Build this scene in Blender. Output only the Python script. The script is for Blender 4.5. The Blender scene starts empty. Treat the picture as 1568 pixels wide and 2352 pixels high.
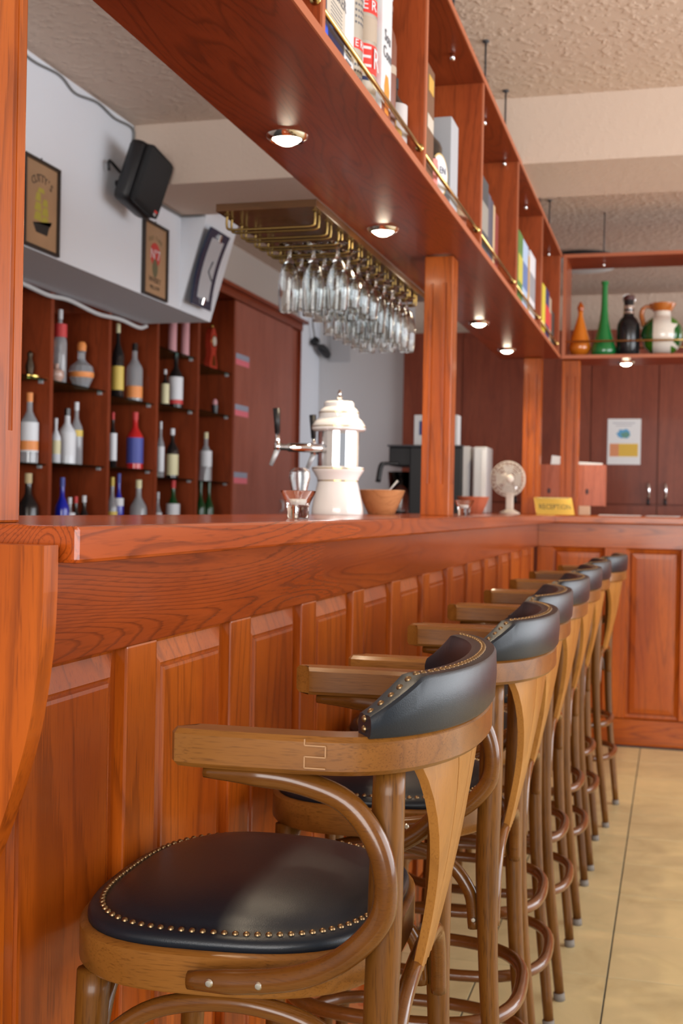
import bpy, bmesh, math, random
from mathutils import Vector, Matrix, Euler
random.seed(7)
C = bpy.context.scene.collection
PI = math.pi

# ------------------------------------------------------------------ camera
EYE = 1.17
F_PX, YAW, PITCH, ROLL = 2766.0, 0.26978, -0.0050, 0.0188
cy, sy = math.cos(YAW), math.sin(YAW)
fwd = Vector((-sy*math.cos(PITCH), cy*math.cos(PITCH), math.sin(PITCH)))
rgt = Vector((cy, sy, 0)); upv = rgt.cross(fwd)
r2 = math.cos(ROLL)*rgt + math.sin(ROLL)*upv
u2 = -math.sin(ROLL)*rgt + math.cos(ROLL)*upv
cam_d = bpy.data.cameras.new('camera'); cam = bpy.data.objects.new('camera', cam_d); C.objects.link(cam)
cam.matrix_world = Matrix(((r2.x, u2.x, -fwd.x, 0), (r2.y, u2.y, -fwd.y, 0), (r2.z, u2.z, -fwd.z, EYE), (0, 0, 0, 1)))
cam_d.sensor_fit = 'VERTICAL'; cam_d.sensor_height = 36.0; cam_d.lens = F_PX/2352*36.0
cam_d.clip_start = 0.02
cam_d.dof.use_dof = True; cam_d.dof.focus_distance = 1.42; cam_d.dof.aperture_fstop = 9.0
bpy.context.scene.camera = cam

# ------------------------------------------------------------------ world + daylight + exposure
sc = bpy.context.scene
sc.view_settings.view_transform = 'Standard'; sc.view_settings.look = 'None'
sc.view_settings.gamma = 1.0; sc.view_settings.use_curve_mapping = False
sc.view_settings.exposure = 0.0
w = bpy.data.worlds.new('world'); sc.world = w; w.use_nodes = True
w.node_tree.nodes['Background'].inputs['Color'].default_value = (0.93, 0.95, 1.0, 1)
w.node_tree.nodes['Background'].inputs['Strength'].default_value = 0.48

def area(name, loc, target, sx, sy_, power, col):
    l = bpy.data.lights.new(name, 'AREA'); l.shape = 'RECTANGLE'; l.size = sx; l.size_y = sy_
    l.energy = power; l.color = col
    o = bpy.data.objects.new(name, l); C.objects.link(o); o.location = loc
    o.rotation_euler = (Vector(target)-Vector(loc)).to_track_quat('-Z', 'Y').to_euler()
    return o
area('window_daylight_side', (3.9, 4.7, 1.5), (-1.0, 4.9, 1.4), 8.2, 2.2, 360, (0.93, 0.96, 1.0))
area('window_daylight_rear', (0.6, -3.6, 1.6), (-0.6, 3.0, 1.2), 4.0, 2.2, 285, (1.0, 0.97, 0.93))

# ------------------------------------------------------------------ materials
MATS = {}
def base_mat(name):
    m = bpy.data.materials.new(name); m.use_nodes = True
    return m, m.node_tree.nodes, m.node_tree.links, m.node_tree.nodes['Principled BSDF']
def plain(name, col, rough=0.5, metal=0.0, bump=0.0, bscale=200, spec=0.5, coat=0.0, var=0.0):
    m, n, l, b = base_mat(name)
    b.inputs['Base Color'].default_value = (*col, 1); b.inputs['Roughness'].default_value = rough
    b.inputs['Metallic'].default_value = metal; b.inputs['Specular IOR Level'].default_value = spec
    b.inputs['Coat Weight'].default_value = coat; b.inputs['Coat Roughness'].default_value = 0.1
    tc = n.new('ShaderNodeTexCoord')
    if var:
        nz = n.new('ShaderNodeTexNoise'); nz.inputs['Scale'].default_value = 6; nz.inputs['Detail'].default_value = 4
        l.new(tc.outputs['Object'], nz.inputs['Vector'])
        hs = n.new('ShaderNodeHueSaturation'); hs.inputs['Color'].default_value = (*col, 1)
        mr = n.new('ShaderNodeMapRange'); mr.inputs['To Min'].default_value = 1-var; mr.inputs['To Max'].default_value = 1+var
        l.new(nz.outputs['Fac'], mr.inputs['Value']); l.new(mr.outputs[0], hs.inputs['Value']); l.new(hs.outputs[0], b.inputs['Base Color'])
    if bump:
        nz = n.new('ShaderNodeTexNoise'); nz.inputs['Scale'].default_value = bscale; nz.inputs['Detail'].default_value = 3
        l.new(tc.outputs['Object'], nz.inputs['Vector'])
        bp = n.new('ShaderNodeBump'); bp.inputs['Strength'].default_value = bump; bp.inputs['Distance'].default_value = 0.002
        l.new(nz.outputs['Fac'], bp.inputs['Height']); l.new(bp.outputs[0], b.inputs['Normal'])
    MATS[name] = m; return m
def emit(name, col, s):
    m = bpy.data.materials.new(name); m.use_nodes = True; n = m.node_tree.nodes; n.clear()
    e = n.new('ShaderNodeEmission'); e.inputs[0].default_value = (*col, 1); e.inputs[1].default_value = s
    o = n.new('ShaderNodeOutputMaterial'); m.node_tree.links.new(e.outputs[0], o.inputs[0]); MATS[name] = m; return m
def glass(name, col, rough=0.0, ior=1.45):
    m = bpy.data.materials.new(name); m.use_nodes = True; n = m.node_tree.nodes; n.clear()
    e = n.new('ShaderNodeBsdfGlass'); e.inputs['Color'].default_value = (*col, 1); e.inputs['Roughness'].default_value = rough
    e.inputs['IOR'].default_value = ior
    o = n.new('ShaderNodeOutputMaterial'); m.node_tree.links.new(e.outputs[0], o.inputs[0]); MATS[name] = m; return m

def wood(name, dark, mid, light, grain='Z', rings=9.0, scale=1.0, ringdark=0.55, rough=0.3, coat=0.25, streak=0.35, bump=0.15, stretch=0.10):
    """flat-sawn wood: contour lines of a stretched noise field, fine pore streaks, slow colour drift"""
    m, n, l, b = base_mat(name)
    tc = n.new('ShaderNodeTexCoord'); oi = n.new('ShaderNodeObjectInfo')
    off = n.new('ShaderNodeVectorMath'); off.operation = 'MULTIPLY_ADD'
    cmb = n.new('ShaderNodeCombineXYZ')
    for i in range(3): l.new(oi.outputs['Random'], cmb.inputs[i])
    off.inputs[1].default_value = (7.3, 5.1, 9.7)
    l.new(cmb.outputs[0], off.inputs[0]); l.new(tc.outputs['Object'], off.inputs[2])
    def mapped(s_along, s_across):
        mp = n.new('ShaderNodeMapping'); l.new(off.outputs[0], mp.inputs['Vector'])
        v = [s_across]*3; v['XYZ'.index(grain)] = s_along; mp.inputs['Scale'].default_value = v
        return mp
    m1 = mapped(6*stretch*scale, 6*scale)
    n1 = n.new('ShaderNodeTexNoise'); n1.inputs['Scale'].default_value = 1.0; n1.inputs['Detail'].default_value = 1.5; n1.inputs['Roughness'].default_value = 0.45
    l.new(m1.outputs[0], n1.inputs['Vector'])
    mm = n.new('ShaderNodeMath'); mm.operation = 'MULTIPLY'; mm.inputs[1].default_value = rings*2.2; l.new(n1.outputs['Fac'], mm.inputs[0])
    # jag the ring edge with fine streaks
    m2 = mapped(14*scale, 260*scale)
    n2 = n.new('ShaderNodeTexNoise'); n2.inputs['Scale'].default_value = 1.0; n2.inputs['Detail'].default_value = 2.0
    l.new(m2.outputs[0], n2.inputs['Vector'])
    ad = n.new('ShaderNodeMath'); ad.operation = 'MULTIPLY_ADD'; ad.inputs[1].default_value = 0.35
    l.new(n2.outputs['Fac'], ad.inputs[0]); l.new(mm.outputs[0], ad.inputs[2])
    fr = n.new('ShaderNodeMath'); fr.operation = 'FRACT'; l.new(ad.outputs[0], fr.inputs[0])
    rp = n.new('ShaderNodeValToRGB'); l.new(fr.outputs[0], rp.inputs[0])
    e = rp.color_ramp.elements; e[0].position = 0.0; e[0].color = (0, 0, 0, 1); e[1].position = 0.10; e[1].color = (0.30, 0.30, 0.30, 1)
    k = e.new(0.24); k.color = (1, 1, 1, 1); k = e.new(0.90); k.color = (0.85, 0.85, 0.85, 1); k = e.new(1.0); k.color = (0.15, 0.15, 0.15, 1)
    m3 = mapped(1.2*scale, 5*scale)
    n3 = n.new('ShaderNodeTexNoise'); n3.inputs['Scale'].default_value = 1.0; n3.inputs['Detail'].default_value = 3.0; l.new(m3.outputs[0], n3.inputs['Vector'])
    mixa = n.new('ShaderNodeMix'); mixa.data_type = 'RGBA'; mixa.inputs[6].default_value = (*mid, 1); mixa.inputs[7].default_value = (*light, 1)
    mr = n.new('ShaderNodeMapRange'); mr.inputs['From Min'].default_value = 0.35; mr.inputs['From Max'].default_value = 0.65
    l.new(n3.outputs['Fac'], mr.inputs['Value']); l.new(mr.outputs[0], mixa.inputs[0])
    mixb = n.new('ShaderNodeMix'); mixb.data_type = 'RGBA'; mixb.inputs[6].default_value = (*dark, 1)
    l.new(mixa.outputs[2], mixb.inputs[7])
    f = n.new('ShaderNodeMapRange'); f.inputs['To Min'].default_value = 1-ringdark; l.new(rp.outputs[0], f.inputs['Value']); l.new(f.outputs[0], mixb.inputs[0])
    mixc = n.new('ShaderNodeMix'); mixc.data_type = 'RGBA'; mixc.inputs[7].default_value = (*dark, 1); l.new(mixb.outputs[2], mixc.inputs[6])
    sm = n.new('ShaderNodeMapRange'); sm.inputs['From Min'].default_value = 0.52; sm.inputs['From Max'].default_value = 0.72; sm.inputs['To Max'].default_value = streak
    l.new(n2.outputs['Fac'], sm.inputs['Value']); l.new(sm.outputs[0], mixc.inputs[0])
    l.new(mixc.outputs[2], b.inputs['Base Color'])
    b.inputs['Roughness'].default_value = rough; b.inputs['Coat Weight'].default_value = coat; b.inputs['Coat Roughness'].default_value = 0.12
    b.inputs['Specular IOR Level'].default_value = 0.24
    bp = n.new('ShaderNodeBump'); bp.inputs['Strength'].default_value = bump; bp.inputs['Distance'].default_value = 0.0006
    l.new(fr.outputs[0], bp.inputs['Height']); l.new(bp.outputs[0], b.inputs['Normal'])
    MATS[name] = m; return m

OD, OM, OL = (0.085, 0.013, 0.002), (0.305, 0.055, 0.004), (0.425, 0.092, 0.006)
oak_v = wood('oak_vertical', OD, OM, OL, 'Z', rings=5, ringdark=0.45, scale=1.3, coat=0.12)
oak_y = wood('oak_lengthwise', OD, (0.25, 0.040, 0.005), (0.36, 0.065, 0.008), 'Y', rings=19, ringdark=0.62, scale=1.15, rough=0.22, coat=0.35, stretch=0.075)
oak_x = wood('oak_crosswise', OD, OM, OL, 'X', rings=14, ringdark=0.55, scale=1.1, rough=0.25, coat=0.3, stretch=0.075)
MD, MM, ML = (0.075, 0.014, 0.005), (0.22, 0.036, 0.010), (0.29, 0.052, 0.014)
mah_y = wood('shelf_wood_lengthwise', MD, MM, ML, 'Y', rings=11, ringdark=0.5, scale=1.2, rough=0.35, coat=0.15)
mah_x = wood('shelf_wood_crosswise', MD, MM, ML, 'X', rings=9, ringdark=0.4, scale=1.2, rough=0.4, coat=0.1)
mah_v = wood('shelf_wood_vertical', MD, (0.30, 0.052, 0.012), (0.38, 0.075, 0.018), 'Z', rings=4, ringdark=0.35, scale=1.6, rough=0.35, coat=0.15)
edge_m = plain('shelf_edge_band', (0.42, 0.115, 0.045), 0.45)
cab_v = wood('cabinet_wood', (0.07, 0.014, 0.008), (0.20, 0.042, 0.020), (0.25, 0.060, 0.030), 'Z', rings=3, ringdark=0.25, scale=1.2, rough=0.45, coat=0.05)
door_v = wood('sliding_door_wood', (0.12, 0.03, 0.02), (0.30, 0.085, 0.052), (0.36, 0.11, 0.07), 'Z', rings=3, ringdark=0.2, scale=1.2, rough=0.4, coat=0.05)
dark_v = wood('dark_bottle_cabinet_wood', (0.07, 0.014, 0.005), (0.20, 0.034, 0.009), (0.28, 0.050, 0.014), 'Z', rings=3, ringdark=0.3, scale=1.4, rough=0.4, coat=0.1)
st_x = wood('stool_beech_rail', (0.060, 0.019, 0.003), (0.150, 0.055, 0.009), (0.235, 0.094, 0.018), 'X', rings=3, ringdark=0.3, scale=2.2, rough=0.3, coat=0.2, streak=0.5)
st_z = wood('stool_beech_leg', (0.032, 0.010, 0.002), (0.095, 0.033, 0.004), (0.155, 0.059, 0.008), 'Z', rings=2, ringdark=0.3, scale=2.2, rough=0.36, coat=0.12, streak=0.6)
st_f = wood('stool_fan_slat_wood', (0.14, 0.048, 0.007), (0.31, 0.127, 0.024), (0.385, 0.172, 0.038), 'Z', rings=2, ringdark=0.3, scale=2.0, rough=0.35, coat=0.2)
st_b = wood('bentwood_rod_wood', (0.04, 0.011, 0.003), (0.098, 0.033, 0.005), (0.145, 0.052, 0.008), 'X', rings=2, ringdark=0.2, scale=2.5, rough=0.22, coat=0.4)
st_d = wood('bentwood_footring_wood', (0.04, 0.011, 0.003), (0.095, 0.028, 0.005), (0.14, 0.043, 0.008), 'X', rings=2, ringdark=0.2, scale=2.5, rough=0.25, coat=0.5)
rackw = wood('glass_rack_wood', (0.025, 0.010, 0.003), (0.085, 0.034, 0.009), (0.12, 0.045, 0.012), 'X', rings=3, ringdark=0.3, scale=1.5, rough=0.3, coat=0.3)
copperw = wood('knotty_pine_wood', (0.14, 0.03, 0.015), (0.42, 0.11, 0.055), (0.50, 0.15, 0.08), 'Z', rings=4, ringdark=0.3, scale=1.5, rough=0.4, coat=0.1)
bowlw = wood('bowl_wood', (0.24, 0.08, 0.025), (0.48, 0.20, 0.075), (0.58, 0.28, 0.12), 'X', rings=5, ringdark=0.35, scale=3, rough=0.4, coat=0.1)
leather = plain('black_leather', (0.007, 0.0105, 0.016), 0.34, bump=0.12, bscale=900, spec=0.36)
brass = plain('polished_brass', (0.72, 0.52, 0.20), 0.22, 1.0)
obrass = plain('antique_brass', (0.25, 0.165, 0.085), 0.38, 1.0)
wireb = plain('bronze_wire', (0.32, 0.21, 0.07), 0.38, 1.0)
chrome = plain('chrome', (0.85, 0.85, 0.86), 0.08, 1.0)
steel = plain('screw_steel', (0.60, 0.56, 0.48), 0.35, 1.0)
rubber = plain('foot_rubber', (0.16, 0.14, 0.12), 0.8)
white_w = plain('white_plaster', (0.72, 0.75, 0.81), 0.85, bump=0.1, bscale=60)
grey_w = plain('grey_plaster', (0.62, 0.61, 0.62), 0.85, bump=0.1, bscale=60)
porc = plain('white_porcelain', (0.86, 0.84, 0.82), 0.12, coat=0.5)
gold = plain('gold_band', (0.60, 0.42, 0.12), 0.2, 1.0)
blackp = plain('black_plastic', (0.010, 0.010, 0.012), 0.45)
blackg = plain('black_gloss', (0.012, 0.012, 0.014), 0.2)
darkgrey = plain('dark_grey_metal', (0.07, 0.07, 0.08), 0.4, 0.4)
silver = plain('silver_plastic', (0.50, 0.51, 0.53), 0.4, 0.3)
paper = plain('white_paper', (0.80, 0.80, 0.80), 0.7)
offw = plain('ivory_plastic', (0.62, 0.54, 0.46), 0.45)
clear = glass('clear_glass', (0.98, 0.99, 0.99))
tint = glass('green_edge_shelf_glass', (0.55, 0.78, 0.70))
lampglow = emit('downlight_bulb_glow', (1.0, 0.86, 0.64), 45.0)
def pc(name, col, rough=0.5, **k): return MATS.get(name) or plain(name, col, rough, **k)

def ceil_mat(name, col, bscale, strength, dist):
    m, n, l, b = base_mat(name)
    tc = n.new('ShaderNodeTexCoord')
    v = n.new('ShaderNodeTexVoronoi'); v.feature = 'SMOOTH_F1'; v.inputs['Scale'].default_value = bscale
    nz = n.new('ShaderNodeTexNoise'); nz.inputs['Scale'].default_value = bscale*0.45; nz.inputs['Detail'].default_value = 3; nz.inputs['Distortion'].default_value = 0.2
    l.new(tc.outputs['Object'], nz.inputs['Vector']); l.new(tc.outputs['Object'], v.inputs['Vector'])
    mu = n.new('ShaderNodeMath'); mu.operation = 'MULTIPLY'
    mr = n.new('ShaderNodeMapRange'); mr.inputs['From Min'].default_value = 0.47; mr.inputs['From Max'].default_value = 0.60
    inv = n.new('ShaderNodeMath'); inv.operation = 'SUBTRACT'; inv.inputs[0].default_value = 0.8; l.new(v.outputs['Distance'], inv.inputs[1])
    l.new(nz.outputs['Fac'], mr.inputs['Value']); l.new(mr.outputs[0], mu.inputs[0]); l.new(inv.outputs[0], mu.inputs[1])
    bp = n.new('ShaderNodeBump'); bp.inputs['Strength'].default_value = strength; bp.inputs['Distance'].default_value = dist
    l.new(mu.outputs[0], bp.inputs['Height']); l.new(bp.outputs[0], b.inputs['Normal'])
    b.inputs['Base Color'].default_value = (*col, 1); b.inputs['Roughness'].default_value = 0.9
    MATS[name] = m; return m
ceil_m = ceil_mat('textured_ceiling_plaster', (0.66, 0.52, 0.42), 60, 0.75, 0.006)
beam_m = ceil_mat('fine_textured_plaster', (0.63, 0.50, 0.41), 95, 0.5, 0.0022)
gwall_m = ceil_mat('grey_textured_plaster', (0.46, 0.40, 0.36), 60, 0.6, 0.004)

def tile_mat():
    m, n, l, b = base_mat('sand_floor_tile')
    tc = n.new('ShaderNodeTexCoord'); oi = n.new('ShaderNodeObjectInfo')
    cmb = n.new('ShaderNodeCombineXYZ'); [l.new(oi.outputs['Random'], cmb.inputs[i]) for i in range(3)]
    off = n.new('ShaderNodeVectorMath'); off.operation = 'MULTIPLY_ADD'; off.inputs[1].default_value = (31, 17, 5)
    l.new(cmb.outputs[0], off.inputs[0]); l.new(tc.outputs['Object'], off.inputs[2])
    nz = n.new('ShaderNodeTexNoise'); nz.inputs['Scale'].default_value = 6; nz.inputs['Detail'].default_value = 6; nz.inputs['Roughness'].default_value = 0.6; nz.inputs['Distortion'].default_value = 0.8
    l.new(off.outputs[0], nz.inputs['Vector'])
    rp = n.new('ShaderNodeValToRGB'); l.new(nz.outputs['Fac'], rp.inputs[0])
    e = rp.color_ramp.elements; e[0].position = 0.30; e[0].color = (0.46, 0.36, 0.18, 1); e[1].position = 0.70; e[1].color = (0.61, 0.48, 0.25, 1)
    k = e.new(0.5); k.color = (0.54, 0.44, 0.23, 1)
    l.new(rp.outputs[0], b.inputs['Base Color']); b.inputs['Roughness'].default_value = 0.38
    MATS['tile'] = m; return m
tile_m = tile_mat()
grout = plain('dark_grout', (0.05, 0.055, 0.06), 0.9)

# ------------------------------------------------------------------ helpers
def mesh_obj(name, bm, mat, parent=None, smooth=False, loc=None):
    me = bpy.data.meshes.new(name); bm.to_mesh(me); bm.free()
    if smooth:
        for p in me.polygons: p.use_smooth = True
    if mat: me.materials.append(mat)
    o = bpy.data.objects.new(name, me); C.objects.link(o)
    if parent: o.parent = parent
    if loc: o.location = loc
    return o
def tag(o, label=None, cat=None, group=None, kind=None):
    if label: o['label'] = label
    if cat: o['category'] = cat
    if group: o['group'] = group
    if kind: o['kind'] = kind
    return o
def thing(name, label, cat, loc=(0, 0, 0), rz=0.0, group=None):
    o = bpy.data.objects.new(name, None); C.objects.link(o); o.location = loc; o.rotation_euler = (0, 0, rz)
    o.empty_display_size = 0.05
    return tag(o, label, cat, group)
def NB(): return bmesh.new()
def box(bm, x0, x1, y0, y1, z0, z1, bev=0.0, mtx=None):
    r = bmesh.ops.create_cube(bm, size=1.0); vs = r['verts']
    for v in vs:
        v.co = Vector(((x0+x1)/2+v.co.x*(x1-x0), (y0+y1)/2+v.co.y*(y1-y0), (z0+z1)/2+v.co.z*(z1-z0)))
    if mtx: bmesh.ops.transform(bm, matrix=mtx, verts=vs)
    if bev:
        es = list({e for v in vs for e in v.link_edges})
        bmesh.ops.bevel(bm, geom=es, offset=bev, segments=2, affect='EDGES', profile=0.6)
    return bm
def bx(name, mat, parent, x0, x1, y0, y1, z0, z1, bev=0.0, mtx=None):
    bm = NB(); box(bm, x0, x1, y0, y1, z0, z1, bev, mtx); return mesh_obj(name, bm, mat, parent)
def spline(pts, per=8, closed=False):
    P = [Vector(p) for p in pts]; n = len(P); out = []
    rng = range(n) if closed else range(n-1)
    for i in rng:
        p0 = P[(i-1) % n] if closed or i > 0 else P[0]*2-P[1]
        p1 = P[i]; p2 = P[(i+1) % n]
        p3 = P[(i+2) % n] if closed or i+2 < n else P[-1]*2-P[-2]
        for k in range(per):
            t = k/per
            out.append(0.5*((2*p1)+(p2-p0)*t+(2*p0-5*p1+4*p2-p3)*t*t+(3*p1-p0-3*p2+p3)*t*t*t))
    if not closed: out.append(P[-1].copy())
    return out
def tube(bm, pts, rad, seg=10, closed=False, sq=None):
    """sweep a round (or w x h) section along pts; rad number or list"""
    n = len(pts); R = rad if isinstance(rad, (list, tuple)) else [rad]*n
    pts = [Vector(p) for p in pts]
    rings = []; prevn = None
    for i, p in enumerate(pts):
        a = pts[(i-1) % n] if (closed or i > 0) else p; b_ = pts[(i+1) % n] if (closed or i < n-1) else p
        t = (b_-a).normalized()
        if prevn is None:
            ref = Vector((0, 0, 1)) if abs(t.z) < 0.9 else Vector((1, 0, 0))
            nn = (ref-t*ref.dot(t)).normalized()
        else:
            nn = (prevn-t*prevn.dot(t)).normalized()
        prevn = nn; bb = t.cross(nn); ring = []
        for k in range(seg):
            an = 2*PI*k/seg
            ring.append(bm.verts.new(p+nn*math.cos(an)*R[i]+bb*math.sin(an)*R[i]))
        rings.append(ring)
    m = n if closed else n-1
    for i in range(m):
        A, B = rings[i], rings[(i+1) % n]
        for k in range(seg):
            bm.faces.new((A[k], A[(k+1) % seg], B[(k+1) % seg], B[k]))
    if not closed:
        bm.faces.new(list(reversed(rings[0]))); bm.faces.new(rings[-1])
    return bm
def tubeo(name, mat, parent, pts, rad, seg=10, closed=False):
    bm = NB(); tube(bm, pts, rad, seg, closed); bmesh.ops.recalc_face_normals(bm, faces=bm.faces)
    return mesh_obj(name, bm, mat, parent, True)
def lathe(bm, prof, seg=24, loc=(0, 0, 0), closed=False):
    """prof: list of (r, z)"""
    rings = []
    for r, z in prof:
        if r < 1e-6: rings.append([bm.verts.new((loc[0], loc[1], loc[2]+z))])
        else: rings.append([bm.verts.new((loc[0]+r*math.cos(2*PI*k/seg), loc[1]+r*math.sin(2*PI*k/seg), loc[2]+z)) for k in range(seg)])
    pairs = list(zip(rings, rings[1:]))
    if closed: pairs.append((rings[-1], rings[0]))
    for A, B in pairs:
        for k in range(seg):
            j = (k+1) % seg
            if len(A) == 1 and len(B) == 1: continue
            if len(A) == 1: bm.faces.new((A[0], B[j], B[k]))
            elif len(B) == 1: bm.faces.new((A[k], A[j], B[0]))
            else: bm.faces.new((A[k], A[j], B[j], B[k]))
    bmesh.ops.recalc_face_normals(bm, faces=bm.faces)
    return bm
def latheo(name, mat, parent, prof, seg=24, loc=(0, 0, 0), closed=False, smooth=True):
    bm = NB(); lathe(bm, prof, seg, loc, closed); o = mesh_obj(name, bm, mat, parent, smooth)
    if smooth:
        try: o.data.set_sharp_from_angle(angle=math.radians(38))
        except Exception: pass
    return o
def prism(bm, poly, axis, a0, a1):
    """extrude 2-D polygon; axis X: poly=(y,z); Y: (x,z); Z: (x,y)"""
    def P(u, v, a): return {'X': (a, u, v), 'Y': (u, a, v), 'Z': (u, v, a)}[axis]
    A = [bm.verts.new(P(u, v, a0)) for u, v in poly]; B = [bm.verts.new(P(u, v, a1)) for u, v in poly]
    n = len(poly); bm.faces.new(A); bm.faces.new(list(reversed(B)))
    for k in range(n): bm.faces.new((A[k], B[k], B[(k+1) % n], A[(k+1) % n]))
    bmesh.ops.recalc_face_normals(bm, faces=bm.faces); return bm
def dup(root, loc=None, rz=None, label=None, group=None):
    r = root.copy(); C.objects.link(r)
    if loc is not None: r.location = loc
    if rz is not None: r.rotation_euler = (0, 0, rz)
    if label: r['label'] = label
    if group: r['group'] = group
    for ch in list(root.children):
        c = ch.copy(); C.objects.link(c); c.parent = r
        for g in list(ch.children):
            d = g.copy(); C.objects.link(d); d.parent = c
    return r
def text(name, s, size, mat, parent, mtx, extrude=0.0003, sx=1.0):
    cu = bpy.data.curves.new(name, 'FONT'); cu.body = s; cu.size = size; cu.extrude = extrude; cu.align_x = 'CENTER'; cu.align_y = 'CENTER'
    cu.resolution_u = 2
    tmp = bpy.data.objects.new('tmp', cu); C.objects.link(tmp)
    dg = bpy.context.evaluated_depsgraph_get(); me = bpy.data.meshes.new_from_object(tmp.evaluated_get(dg))
    bpy.data.objects.remove(tmp)
    me.transform(mtx @ Matrix.Diagonal((sx, 1, 1, 1))); me.materials.clear(); me.materials.append(mat)
    o = bpy.data.objects.new(name, me); C.objects.link(o)
    if parent: o.parent = parent
    return o
# text frames: TX faces +X (reads along +Y), TY faces -Y (reads along +X)
TX = Matrix(((0, 0, 1, 0), (1, 0, 0, 0), (0, 1, 0, 0), (0, 0, 0, 1)))
TY = Matrix(((1, 0, 0, 0), (0, 0, -1, 0), (0, 1, 0, 0), (0, 0, 0, 1)))
def TR(x, y, z): return Matrix.Translation((x, y, z))

# ------------------------------------------------------------------ floor (grout bed + tiles)
fl = tag(bx('floor', grout, None, -2.9, 3.6, -3.5, 9.0, -0.10, -0.0025), kind='structure')
TXS, TYS = 0.3117, 0.3382
X0t, Y0t = -0.1410, 3.093
bm = NB(); box(bm, -TXS/2+0.0021, TXS/2-0.0021, -TYS/2+0.0017, TYS/2-0.0017, -0.008, 0.0, 0.0008)
tile0 = None
for i in range(-2, 6):
    for j in range(-9, 9):
        cx, cyy = X0t+TXS*(i+0.5), Y0t+TYS*(j+0.5)
        if tile0 is None:
            tile0 = mesh_obj('tile', bm, tile_m, fl, loc=(cx, cyy, 0))
        else:
            o = tile0.copy(); C.objects.link(o); o.location = (cx, cyy, 0)
bx('far_tiles', tile_m, fl, X0t+TXS*6+0.003, 3.6, -3.5, 9.0, -0.008, 0.0)['kind'] = 'stuff'

# ------------------------------------------------------------------ ceiling, walls
tag(bx('ceiling', ceil_m, None, -2.95, 3.9, -3.6, 9.1, 2.75, 2.87), kind='structure')
tag(bx('trim_1', beam_m, None, -2.215, 3.6, 4.64, 5.16, 2.495, 2.75), kind='structure')
tag(bx('wall_left', gwall_m, None, -3.05, -2.90, -3.6, 9.1, 0, 2.75), kind='structure')
tag(bx('wall_recess', white_w, None, -2.90, -2.60, 8.20, 8.70, 0, 2.75), kind='structure')
tag(bx('wall_upper', gwall_m, None, -2.90, -2.62, 5.545, 8.198, 2.478, 2.75), kind='structure')
tag(bx('wall_back', ceil_m, None, -2.95, 3.6, 9.0, 9.12, 0, 2.75), kind='structure')
tag(bx('wall_alcove', grey_w, None, -2.90, -1.935, 8.702, 8.998, 0, 2.75), kind='structure')
# white soffit box over the bottle shelves, its last stretch slanting out
so = tag(bx('trim_2', white_w, None, -2.585, -2.22, 0.6, 5.54, 2.062, 2.75), kind='structure')
bm = NB(); prism(bm, [(-2.2205, 2.062), (-2.2205, 2.75), (-2.02, 2.75), (-2.095, 2.49)], 'Y', 5.16, 5.54)
mesh_obj('slanted_panel', bm, white_w, so)

# ------------------------------------------------------------------ bar counter : side run + far run
XF = -0.675
def raised_panel_mesh(w_, z0, z1):
    """panel in the local XZ-plane facing -Y (x: 0..w_), cove on top, bevels at the sides, fine step line"""
    bm = NB()
    d = [(0.0, 0.010), (0.006, 0.012), (0.030, 0.0025), (0.0345, 0.0045), (0.036, 0.001), (0.040, 0.0)]
    loops = []
    for ins, dep in d:
        loops.append([bm.verts.new((x, dep, z)) for x, z in ((ins, z0+ins), (w_-ins, z0+ins), (w_-ins, z1-ins*1.15), (ins, z1-ins*1.15))])
    for A, B in zip(loops, loops[1:]):
        for k in range(4): bm.faces.new((A[k], A[(k+1) % 4], B[(k+1) % 4], B[k]))
    bm.faces.new(loops[-1])
    bk = [bm.verts.new((x, 0.02, z)) for x, z in ((0, z0), (w_, z0), (w_, z1), (0, z1))]
    for k in range(4): bm.faces.new((loops[0][k], bk[k], bk[(k+1) % 4], loops[0][(k+1) % 4]))
    bmesh.ops.recalc_face_normals(bm, faces=bm.faces)
    return bm
ctr = thing('bar_counter', 'orange oak panelled bar base running along the left and across the back', 'bar counter', (0, 0, 0))
bx('carcass', mah_v, ctr, -0.96, XF-0.022, 1.085, 6.20, 0.0, 1.105)
bx('carcass', mah_v, ctr, XF-0.02, 3.4, 6.23, 6.72, 0.0, 1.105)
bx('top_rail', oak_y, ctr, XF-0.022, XF+0.006, 1.085, 6.19, 0.985, 1.106, 0.002)
bx('plinth', oak_y, ctr, XF-0.022, XF+0.008, 1.085, 6.19, 0.0, 0.13, 0.002)
ZP0, ZP1 = 0.134, 0.984
pm = raised_panel_mesh(0.282, ZP0, ZP1)
RZ90 = Matrix.Rotation(PI/2, 4, 'Z')   # -Y facing -> +X facing ; local x -> +Y
first = mesh_obj('panel', pm, oak_v, ctr)
first.rotation_euler = (0, 0, PI/2); first.location = (XF-0.002, 1.129, 0)
for k in range(1, 14):
    yl = 1.129+0.376*k
    if yl+0.282 > 6.2: break
    o = first.copy(); C.objects.link(o); o.location = (XF-0.002, yl, 0)
nP = k
sb = NB(); box(sb, -0.022, 0.004, 0, 0.094, ZP0-0.002, ZP1+0.001, 0.003)
s0 = mesh_obj('stile', sb, oak_v, ctr); s0.location = (XF, 1.411, 0)
for k in range(1, nP):
    o = s0.copy(); C.objects.link(o); o.location = (XF, 1.411+0.376*k, 0)
bx('stile', oak_v, ctr, XF-0.022, XF+0.004, 1.085, 1.129, ZP0-0.002, ZP1+0.001, 0.003)
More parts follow.
